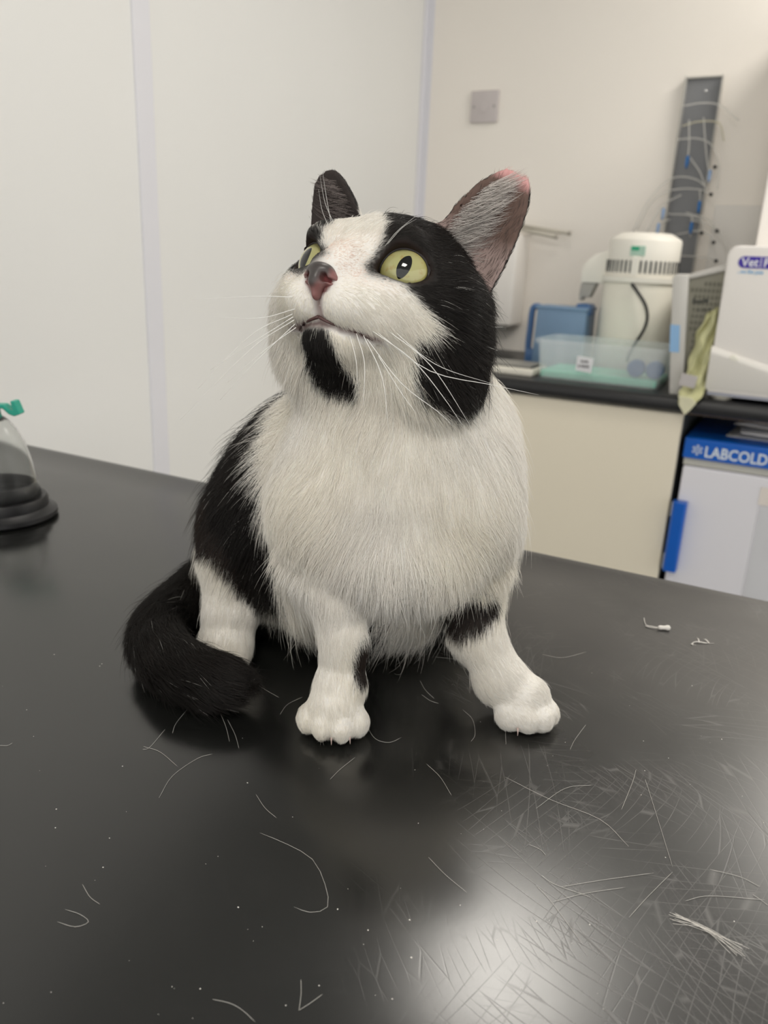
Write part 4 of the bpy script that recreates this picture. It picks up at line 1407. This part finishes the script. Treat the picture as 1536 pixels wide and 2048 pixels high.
# bare pinkish bridge of the nose, lips, brown inner eye corners
_bridge = np.clip((HL[:, 0] - 4.0) / 1.2, 0, 1) * np.clip((HL[:, 2] + 0.5) / 0.6, 0, 1) * (ZW['face'] > .4)
_lip = np.exp(-((np.abs(HL[:, 2] + 2.25 + 0.06 * np.abs(HL[:, 1]))) / 0.13) ** 2) * (HL[:, 0] > 2.6) * (np.abs(HL[:, 1]) < 2.7) * (ZW['face'] > .3)
_lip = np.maximum(_lip, np.exp(-(HL[:, 1] / 0.2) ** 2) * (HL[:, 0] > 5) * (HL[:, 2] < -.6) * (HL[:, 2] > -2.2))
skin = skin * (1 - 0.8 * _lip[:, None]) + 0.8 * _lip[:, None] * np.array([0.14, 0.06, 0.055])
_nsk = np.exp(-np.clip((((HL - np.array([5.9, 0, -0.45])) / np.array([.9, .75, .7])) ** 2).sum(1) - .9, 0, 9) / .12)
skin = skin * (1 - _nsk[:, None]) + _nsk[:, None] * np.array([0.13, 0.035, 0.035])
EYEW = np.zeros(len(BV))
for c, n, up, out, s in EYES:
    q = BV - c
    lf = lid_field(q @ out, q @ up)
    near = (q @ n > 0.2) & (np.linalg.norm(q, axis=1) < EYE_R + .8)
    EYEW = np.maximum(EYEW, np.where(near, np.clip(1 - lf / 0.22, 0, 1), 0))
    cor = np.exp(-((q - (-1.30 * HS * out - 0.42 * HS * up + 0.75 * n)) ** 2).sum(1) / 0.22)
    EYEW = np.maximum(EYEW, 0.55 * cor)
skin = skin * (1 - EYEW[:, None]) + EYEW[:, None] * np.array([0.022, 0.014, 0.012])


def attr_mat(name, attr, rough, spec, sheen=0.0):
    m = bpy.data.materials.new(name)
    m.use_nodes = True
    nt = m.node_tree
    b = nt.nodes['Principled BSDF']
    a = nt.nodes.new('ShaderNodeAttribute')
    a.attribute_name = attr
    nt.links.new(a.outputs['Color'], b.inputs['Base Color'])
    b.inputs['Roughness'].default_value = rough
    b.inputs['Specular IOR Level'].default_value = spec
    return m


_ca = body_me.color_attributes.new('skin_tone', 'FLOAT_COLOR', 'POINT')
_ca.data.foreach_set('color', np.column_stack([skin, np.ones(len(skin))]).astype(np.float32).ravel())
body = link_mesh('body', body_me, attr_mat('cat_skin', 'skin_tone', 0.75, 0.15), cat, True)
tag(body, 'body of the cat under its black and white coat')

# --- hair
TRI = np.concatenate([BQ[:, [0, 1, 2]], BQ[:, [0, 2, 3]]])
_e1, _e2 = BV[TRI[:, 1]] - BV[TRI[:, 0]], BV[TRI[:, 2]] - BV[TRI[:, 0]]
AREA = 0.5 * np.linalg.norm(np.cross(_e1, _e2), axis=1)
DENS = 1.0 * ZW['body'] + 1.0 * ZW['belly'] + 1.15 * ZW['chest'] + 2.0 * ZW['leg'] + 3.6 * ZW['paw'] + 1.3 * ZW['tail'] + 1.9 * ZW['head'] + 3.2 * ZW['face'] + 1.5 * ZW['ear']
# naked places: inside the lids, the nose leather, lips, undersides
bare = (EYEW > 0.35) | (BV[:, 2] < 0.12) | (_lip > .55)
_nl = HL - np.array([6.05, 0, -0.35])
bare |= ((_nl[:, 0] / .85) ** 2 + (_nl[:, 1] / .82) ** 2 + (_nl[:, 2] / .72) ** 2) < 1
DENS = np.where(bare, 0, DENS)
DENS = np.where(inner_R | inner_L, DENS * 0.25, DENS)
BL = BL * np.where(_bridge > .2, 0.55, 1.0)
BL = BL * (1 - ZW['chest'] * np.clip((BV[:, 2] - 9.5) / 5.0, 0, 1) * 0.42)
_nd = np.linalg.norm(HL - np.array([6.2, 0, -.4]), axis=1)
BL = BL * np.clip(_nd / 2.6, 0.45, 1.0) ** np.where(ZW['face'] + ZW['head'] > .4, 1, 0)
for c, n, up, out, s in EYES:
    de = np.linalg.norm(BV - (c + n * .9), axis=1)
    BL = BL * np.clip((de - 0.6) / 2.2, 0.42, 1.0) ** np.where(ZW['face'] + ZW['head'] > .4, 1, 0)


def strands(N, seed, K=5, dens=DENS, lmul=1.0, liftmul=1.0, rad=0.0092):
    g = np.random.default_rng(seed)
    tw = AREA * dens[TRI].mean(1)
    tw = np.where((dens[TRI] <= 0).any(1), 0, tw)
    ti = g.choice(len(TRI), N, p=tw / tw.sum())
    u, v = g.random(N), g.random(N)
    fl = u + v > 1
    u[fl], v[fl] = 1 - u[fl], 1 - v[fl]
    wts = np.stack([1 - u - v, u, v], 1)
    T = TRI[ti]
    def I(A):
        return (A[T] * (wts[..., None] if A.ndim == 2 else wts)).sum(1)
    root, nrm, flow = I(BV), I(BN), I(BF)
    ln, lift, coat = I(BL), I(BLIFT), I(BC)
    nrm /= np.linalg.norm(nrm, axis=1)[:, None]
    # whorls and locks: turn the growth direction a little
    side = np.cross(nrm, flow)
    turn = 0.34 * vnoise(root, 0.45, 3) + 0.26 * vnoise(root, 1.3, 5) + g.normal(0, 0.20, N)
    flow = flow * np.cos(turn)[:, None] + side * np.sin(turn)[:, None]
    flow -= (flow * nrm).sum(1)[:, None] * nrm
    flow /= np.linalg.norm(flow, axis=1)[:, None] + 1e-6
    L = ln * lmul * np.clip(g.normal(1.0, 0.20, N), .45, 1.7) * (1 + 0.15 * vnoise(root, 0.8, 11))
    lf = np.clip(lift * liftmul * (1 + 0.35 * vnoise(root, 1.1, 17) + g.normal(0, 0.25, N)), 0.05, 1.3)
    d0 = flow * np.cos(lf)[:, None] + nrm * np.sin(lf)[:, None]
    bend = flow * 0.25 - nrm * (0.42 * np.sin(lf))[:, None] + np.array([0, 0, -0.18])
    t = np.linspace(0, 1, K)
    pts = root[:, None] + L[:, None, None] * (t[None, :, None] * d0[:, None] + (t ** 2)[None, :, None] * bend[:, None])
    # locks: tips of neighbours lean together
    cs = np.where(ln > 1.0, 0.42, 0.26)
    cell = np.floor((root + 0.22 * np.stack([vnoise(root, 2.1, s) for s in (21, 22, 23)], 1)) / cs[:, None]).astype(np.int64)
    key = (cell[:, 0] + 500) * 4000000 + (cell[:, 1] + 500) * 2000 + cell[:, 2] + 500
    _, inv = np.unique(key, return_inverse=True)
    cnt = np.bincount(inv)
    tipc = np.stack([np.bincount(inv, pts[:, -1, k]) / cnt for k in range(3)], 1)
    cl = (0.24 * t ** 1.6)[None, :, None] * ((tipc[inv] - pts[:, -1])[:, None])
    pts = pts + cl
    pts[..., 2] = np.maximum(pts[..., 2], 0.06 + 0.05 * g.random(N)[:, None])
    r = rad * np.clip(0.55 + 0.45 * ln / 1.2, 0.62, 1.15)
    radii = r[:, None] * np.array([1.0, 0.95, 0.85, 0.62, 0.18])[None, :K] if K == 5 else r[:, None] * np.interp(t, [0, .6, 1], [1, .85, .15])
    # colour
    edge = coat + 2.2 * vnoise(root, 2.6, 31) + g.normal(0, 2.4, N)
    w = edge > 0
    col = np.where(w[:, None], WHITE, BLACK)
    stray = (~w) & (g.random(N) < np.where(I(ZW['tail']) > .5, 0.003, 0.008)) & (ln > .6)
    col[stray] = WHITE * 0.62
    br = I(_bridge) * np.where(w, 1, 0)
    br = br * (0.55 + 0.25 * vnoise(root, 5.0, 51))
    col = col * (1 - br[:, None]) + br[:, None] * np.array([0.70, 0.48, 0.42])
    inR, inL = I(inner_R.astype(float)) > .5, I(inner_L.astype(float)) > .5
    col[inR] = np.array([0.11, 0.085, 0.075])
    col[inL] = np.array([0.05, 0.042, 0.04])
    tp = I(_tip)
    col = col * (1 - tp[:, None]) + tp[:, None] * np.array([0.66, 0.40, 0.38])
    # rusty brown in the black of the leg patches and rump, cream shading in the white
    rust = (~w) & ~stray
    rb = np.clip(0.5 + 0.8 * vnoise(root, 0.35, 41), 0, 1) * g.random(N)
    legz = I(ZW['leg']) > .5
    col[rust] += (rb * np.where(legz, 2.2, 0.5))[rust][:, None] * np.array([0.016, 0.0075, 0.004])
    cream = np.clip(0.5 + 0.9 * vnoise(root, 0.22, 43), 0, 1)
    col[w] *= 1 - cream[w][:, None] * np.array([0.0, 0.012, 0.055])
    col *= np.clip(g.normal(1, 0.07, N), .75, 1.2)[:, None]
    return pts, radii, np.clip(col, 0.002, 0.95)


def hair_object(name, batches, m, parent):
    hc = bpy.data.hair_curves.new(name)
    sizes = np.concatenate([np.full(len(p), p.shape[1]) for p, r, c in batches])
    hc.add_curves(sizes.tolist())
    pos = np.concatenate([loc_m(p).reshape(-1, 3) for p, r, c in batches])
    rad = np.concatenate([r.reshape(-1) for p, r, c in batches]) * 0.01
    hc.attributes['position'].data.foreach_set('vector', pos.astype(np.float32).ravel())
    ra = hc.attributes.get('radius') or hc.attributes.new('radius', 'FLOAT', 'POINT')
    ra.data.foreach_set('value', rad.astype(np.float32))
    ca = hc.attributes.new('hair_tone', 'FLOAT_COLOR', 'CURVE')
    c = np.concatenate([c for p, r, c in batches])
    ca.data.foreach_set('color', np.column_stack([c, np.ones(len(c))]).astype(np.float32).ravel())
    hc.materials.append(m)
    o = bpy.data.objects.new(name, hc)
    COL.objects.link(o)
    o.parent = parent
    return o


def hair_mat(name):
    """strand: soft lobe plus light passing through to the far side"""
    m = bpy.data.materials.new(name)
    m.use_nodes = True
    nt = m.node_tree
    b = nt.nodes['Principled BSDF']
    outn = nt.nodes['Material Output']
    a = nt.nodes.new('ShaderNodeAttribute')
    a.attribute_name = 'hair_tone'
    nt.links.new(a.outputs['Color'], b.inputs['Base Color'])
    b.inputs['Roughness'].default_value = 0.42
    b.inputs['Specular IOR Level'].default_value = 0.36
    tr = nt.nodes.new('ShaderNodeBsdfTranslucent')
    nt.links.new(a.outputs['Color'], tr.inputs['Color'])
    mx = nt.nodes.new('ShaderNodeMixShader')
    mx.inputs[0].default_value = 0.30
    nt.links.new(b.outputs[0], mx.inputs[1])
    nt.links.new(tr.outputs[0], mx.inputs[2])
    nt.links.new(mx.outputs[0], outn.inputs['Surface'])
    return m


HAIR = hair_mat('cat_hair')
N_FUR = 270000
fur_main = strands(N_FUR, 101)
# guard hairs: longer, fewer, stand further off
_gd = np.where(ZW['face'] + ZW['paw'] + ZW['ear'] > .5, DENS * 0.12, DENS)
guard = strands(7000, 102, dens=_gd, lmul=1.45, liftmul=1.7, rad=0.0085)


def ear_tufts(E_, side, n, seed, base_col):
    """long pale hairs that grow from the inner rim across the cup"""
    g = np.random.default_rng(seed)
    b = g.random(n) ** 0.9 * 0.78
    wdt = E_.W * np.sqrt(np.clip(1 - b ** 1.55, 0, 1)) ** 1.25
    sgn = side
    a0 = sgn * wdt * g.uniform(0.35, 0.92, n)
    def P(a, b, lift):
        off = E_.cup * (a / E_.W) ** 2 - E_.cup * .5 * (1 - b)
        return E_.B + a[:, None] * E_.ew + (b * E_.H)[:, None] * E_.eh + (off + E_.th + lift)[:, None] * E_.en
    K = 6
    t = np.linspace(0, 1, K)
    ln = g.uniform(1.2, 3.4, n) * (1 - 0.40 * b)
    pts = np.zeros((n, K, 3))
    lf_ = g.uniform(0.05, 0.75, n)
    rise = g.uniform(0.1, 1.15, n)
    for k, tt in enumerate(t):
        aa = a0 - sgn * ln * tt * 0.85 * (1 - 0.25 * tt)
        bb = b + (ln * rise * tt) / E_.H * 0.8
        pts[:, k] = P(aa, bb, 0.02 + lf_ * np.sin(tt * 2.6))
    rad = np.full(n, 0.009)[:, None] * np.interp(t, [0, .6, 1], [1, .8, .15])
    col = np.array(base_col)[None] * np.clip(g.normal(1, .35, n), .25, 1.5)[:, None]
    return pts, rad, np.clip(col, 0, .9)


_sg = -1.0 if EAR_R.ew @ HA[1] > 0 else 1.0
tuft_R = ear_tufts(EAR_R, _sg, 1000, 5, (0.62, 0.58, 0.55))
_sg = 1.0 if EAR_L.ew @ HA[1] > 0 else -1.0
tuft_L = ear_tufts(EAR_L, _sg, 260, 6, (0.20, 0.17, 0.16))
fur = hair_object('fur', [fur_main, guard, tuft_R, tuft_L], HAIR, cat)
tag(fur, 'short black and white fur with stray white hairs', kind='stuff')

# --- nose leather
def nose_sdf(P):
    h = to_head(P)
    def e(c, r):
        q = (h - np.array(c)) / np.array(r)
        k0 = np.sqrt((q * q).sum(-1))
        k1 = np.sqrt(((q / np.array(r)) ** 2).sum(-1)) + 1e-9
        return k0 * (k0 - 1) / k1
    F = e((5.95, 0, -0.12), (.62, .72, .42))
    F = smin(F, e((6.12, 0, -0.55), (.52, .42, .50)), .22)
    F = smin(F, e((6.0, 0, -1.0), (.36, .20, .42)), .18)
    for s in (-1, 1):
        F = smin(F, e((5.85, .55 * s, -0.42), (.45, .34, .34)), .16)
        F = smax(F, -e((6.36, .40 * s, -0.44), (.36, .13, .17)), .10)
        F = smax(F, -e((6.12, .66 * s, -0.52), (.32, .22, .085)), .08)
    F = smax(F, -(np.abs(h[..., 1]) - .0) + .0 * F - 9, .05)
    return F * HS


_lo, _hi = hp(6, 0, -.5) - 1.9, hp(6, 0, -.5) + 1.9
_P = grid(_lo, _hi, 0.055)
NV, NQ = surface_nets(nose_sdf(_P), _lo, 0.055)
NV = laplace(NV, NQ, 2, .5)
nose_me = np_mesh('nose', loc_m(NV), NQ)
_nh = to_head(NV)
_nz = 0.10 * vnoise(NV, 3.0, 8)
dark = 1 / (1 + np.exp(-(_nh[:, 2] + 0.62 + 0.9 * (0.42 - np.abs(_nh[:, 1])).clip(-.5, .35) * 1.0 + _nz) / 0.07))
dark *= np.clip(1.0 - (np.abs(_nh[:, 1]) - .55) / .18, 0, 1)
dark = np.maximum(dark, np.clip((_nh[:, 2] + .15) / .2, 0, 1))
ncol = np.array([0.235, 0.105, 0.098]) * (1 - dark[:, None]) + dark[:, None] * np.array([0.055, 0.048, 0.046])
nost = np.zeros(len(NV))
for s in (-1, 1):
    nost = np.maximum(nost, np.exp(-(((_nh - np.array([6.2, .42 * s, -.45])) / np.array([.35, .16, .17])) ** 2).sum(1)))
ncol = ncol * (1 - .8 * nost[:, None]) + .8 * nost[:, None] * np.array([0.16, 0.02, 0.02])
_na = nose_me.color_attributes.new('skin_tone', 'FLOAT_COLOR', 'POINT')
_na.data.foreach_set('color', np.column_stack([ncol, np.ones(len(ncol))]).astype(np.float32).ravel())
nose = link_mesh('nose', nose_me, attr_mat('nose_leather', 'skin_tone', 0.38, 0.5), cat, True)
tag(nose, 'dark grey nose with pink nostril edges')

# --- mouth line
mb = MB()
for s in (-1, 1):
    pts = bez([hp(5.50, 0, -2.02), hp(5.30, .6 * s, -2.20), hp(4.52, 1.55 * s, -2.32), hp(3.45, 2.35 * s, -2.52)], 14)
    mb.tube([loc_m(p) for p in pts], np.interp(np.linspace(0, 1, len(pts)), [0, .3, 1], [.0010, .0007, .0003]), 6)
mouth = mb.build('mouth', mat('lip', (0.075, 0.034, 0.032, 1), 0.5), cat, True)
tag(mouth, 'dark pink mouth line')

# --- eyes
def iris_mat():
    m = bpy.data.materials.new('iris')
    m.use_nodes = True
    nt = m.node_tree
    b = nt.nodes['Principled BSDF']
    tc = nt.nodes.new('ShaderNodeTexCoord')
    sx = nt.nodes.new('ShaderNodeSeparateXYZ')
    nt.links.new(tc.outputs['Object'], sx.inputs[0])
    # distance from the optical axis (object z), in units of the ball radius
    def math_(op, a, b_=None):
        n = nt.nodes.new('ShaderNodeMath')
        n.operation = op
        for k, v in enumerate((a, b_)):
            if v is None:
                continue
            if isinstance(v, (int, float)):
                n.inputs[k].default_value = v
            else:
                nt.links.new(v, n.inputs[k])
        return n.outputs[0]
    R = EYE_R * 0.01
    rr = math_('DIVIDE', math_('SQRT', math_('ADD', math_('POWER', sx.outputs[0], 2.0), math_('POWER', sx.outputs[1], 2.0))), R)
    ramp = nt.nodes.new('ShaderNodeValToRGB')
    cr = ramp.color_ramp
    cr.elements[0].position, cr.elements[0].color = 0.20, (0.39, 0.385, 0.175, 1)
    cr.elements[1].position, cr.elements[1].color = 0.62, (0.43, 0.405, 0.185, 1)
    for p, c in ((0.80, (0.42, 0.38, 0.13, 1)), (0.88, (0.05, 0.04, 0.015, 1)), (0.93, (0.35, 0.29, 0.24, 1))):
        e = cr.elements.new(p)
        e.color = c
    nt.links.new(rr, ramp.inputs[0])
    nz = nt.nodes.new('ShaderNodeTexNoise')
    nz.inputs['Scale'].default_value = 260
    nz.inputs['Detail'].default_value = 3
    nt.links.new(tc.outputs['Object'], nz.inputs['Vector'])
    r2 = nt.nodes.new('ShaderNodeValToRGB')
    r2.color_ramp.elements[0].position, r2.color_ramp.elements[0].color = 0.56, (0, 0, 0, 1)
    r2.color_ramp.elements[1].position, r2.color_ramp.elements[1].color = 0.75, (1, 1, 1, 1)
    nt.links.new(nz.outputs['Fac'], r2.inputs[0])
    mx = nt.nodes.new('ShaderNodeMix')
    mx.data_type = 'RGBA'
    nt.links.new(math_('MULTIPLY', r2.outputs[0], 0.55), mx.inputs[0])
    nt.links.new(ramp.outputs[0], mx.inputs[6])
    mx.inputs[7].default_value = (0.36, 0.20, 0.045, 1)
    nt.links.new(mx.outputs[2], b.inputs['Base Color'])
    b.inputs['Roughness'].default_value = 0.06
    b.inputs['Specular IOR Level'].default_value = 0.45
    b.inputs['Coat Weight'].default_value = 0.6
    b.inputs['Coat Roughness'].default_value = 0.01
    return m


IRIS = iris_mat()
PUPIL = mat('pupil', (0.004, 0.0045, 0.005, 1), 0.05, 0.5, coat=0.6)
LID = mat('eye_rim', (0.016, 0.011, 0.010, 1), 0.30, 0.4)
for c, n, up, out, s in EYES:
    side = 'right' if s > 0 else 'left'
    R = EYE_R * 0.01
    th = np.linspace(0, math.pi, 28)
    e = MB().lathe([(R * math.sin(t), -R * math.cos(t)) for t in th], seg=48).build('eye', IRIS, cat, True)
    xax = np.cross(up, n)
    g_n = n / np.linalg.norm(n)
    Mx = np.eye(4)
    Mx[:3, 0], Mx[:3, 1], Mx[:3, 2], Mx[:3, 3] = xax, up, g_n, loc_m(c)
    e.matrix_local = Matrix(Mx.tolist())
    # slit pupil: a lens-shaped dome on the front of the ball, tipped a little
    bm = bmesh.new()
    rings = []
    tilt = math.radians(-14)
    cx, cy = 0.04 * R, -0.02 * R
    ctr = bm.verts.new((cx, cy, R * 1.012))
    for f in (0.35, 0.7, 1.0):
        ring = []
        for k in range(36):
            a = 2 * math.pi * k / 36
            px, py = 0.235 * R * math.copysign(abs(math.cos(a)) ** 1.25, math.cos(a)) * f, 0.46 * R * math.sin(a) * f
            x, y = px * math.cos(tilt) - py * math.sin(tilt) + cx, px * math.sin(tilt) + py * math.cos(tilt) + cy
            ring.append(bm.verts.new((x, y, math.sqrt(max((R * (1.012 if f < 1 else 1.002)) ** 2 - x * x - y * y, 0)))))
        rings.append(ring)
    for k in range(36):
        bm.faces.new((ctr, rings[0][k], rings[0][(k + 1) % 36]))
        for a, b in zip(rings[:-1], rings[1:]):
            bm.faces.new((a[k], b[k], b[(k + 1) % 36], a[(k + 1) % 36]))
    pm = bpy.data.meshes.new('pupil')
    bm.to_mesh(pm)
    bm.free()
    link_mesh('pupil', pm, PUPIL, e, True)
    # dark rim of the lids
    tt = np.linspace(0, 2 * math.pi, 49)
    a_, b_ = lid(tt)
    sg = 1.0 if xax @ out > 0 else -1.0
    pts = []
    for aa, bb in zip(a_, b_):
        aa, bb = aa * sg * .01, bb * .01
        zz = math.sqrt(max((R * 1.02) ** 2 - aa * aa - bb * bb, (0.3 * R) ** 2))
        pts.append((aa, bb, zz))
    MB().tube(pts, 0.00105, 8, caps=False).build('eyelid_rim', LID, e, True)

# --- whiskers, measured along their sight lines: (x, y, distance in cm)
WHISK = [
    [(838, 646, 41.2), (920, 655, 42.0), (1006, 654, 43.5)], [(800, 640, 40.4), (863, 652, 40.8), (995, 701, 42.5)],
    [(772, 648, 40.0), (870, 728, 39.8), (985, 768, 41.0)], [(764, 652, 39.9), (862, 732, 39.2), (945, 858, 39.0)],
    [(742, 660, 39.8), (825, 720, 39.2), (885, 792, 38.8), (930, 858, 38.8)], [(734, 678, 39.8), (802, 766, 39.0), (874, 822, 38.8), (905, 850, 38.8)],
    [(727, 671, 39.8), (764, 754, 38.8), (777, 858, 38.4)], [(713, 667, 39.8), (729, 728, 38.8), (726, 812, 38.2)],
    [(755, 665, 39.8), (860, 742, 39.2), (985, 770, 40.4), (1078, 790, 42.0)], [(757, 712, 40.2), (802, 785, 39.6), (834, 828, 39.2)],
    [(700, 672, 39.7), (712, 720, 38.8), (715, 770, 38.3)], [(790, 640, 40.2), (880, 655, 40.8), (960, 690, 41.8)],
    [(585, 594, 40.0), (510, 593, 40.5), (380, 600, 41.5)], [(590, 618, 40.0), (520, 636, 40.5), (430, 634, 41.5)],
    [(585, 628, 40.2), (500, 672, 41.0), (395, 778, 42.5)], [(588, 640, 40.2), (500, 700, 41.0), (360, 840, 42.5)],
    [(590, 648, 40.4), (515, 720, 41.2), (440, 800, 42.5)], [(592, 655, 40.4), (530, 700, 41.0), (455, 765, 42.0)],
    [(586, 634, 40.2), (510, 682, 41.0), (420, 740, 42.0)],
    [(668, 448, 42.0), (650, 405, 41.6), (640, 352, 41.4)], [(662, 446, 42.2), (652, 390, 41.8), (645, 342, 41.6)], [(657, 452, 42.2), (644, 420, 41.8), (637, 378, 41.4)],
    [(770, 492, 41.0), (795, 462, 40.4), (842, 424, 40.4)], [(775, 488, 41.0), (805, 455, 40.5), (833, 438, 40.5)],
    [(922, 546, 44.0), (960, 570, 44.0), (1006, 620, 44.4)],
]
WMAT = mat('whisker_white', (0.86, 0.85, 0.82, 1), 0.35, 0.5)
for w in WHISK:
    pts = bez([cat_px(*p) for p in w], 14)
    MB().tube([loc_m(p) for p in pts], np.interp(np.linspace(0, 1, len(pts)), [0, .5, 1], np.array([.00021, .00017, .00005]) * (0.5 if w[0][1] < 560 else 1.0)), 5).build('whisker', WMAT, cat, True)
# --- claws just showing between the toes
CLAW = mat('claw', (0.55, 0.42, 0.38, 1), 0.35, 0.5)
for p, q in (((-2.52, 40.25, .85), (-2.5, 40.02, .42)), ((-1.45, 40.40, .9), (-1.4, 40.15, .45)), ((8.75, 42.0, .85), (8.75, 41.8, .42))):
    pts = bez([p, (np.array(p) + np.array(q)) / 2 + [0, -.06, .05], q], 6)
    MB().tube([loc_m(x) for x in pts], np.linspace(.0008, .0002, len(pts)), 6).build('claw', CLAW, cat, True)
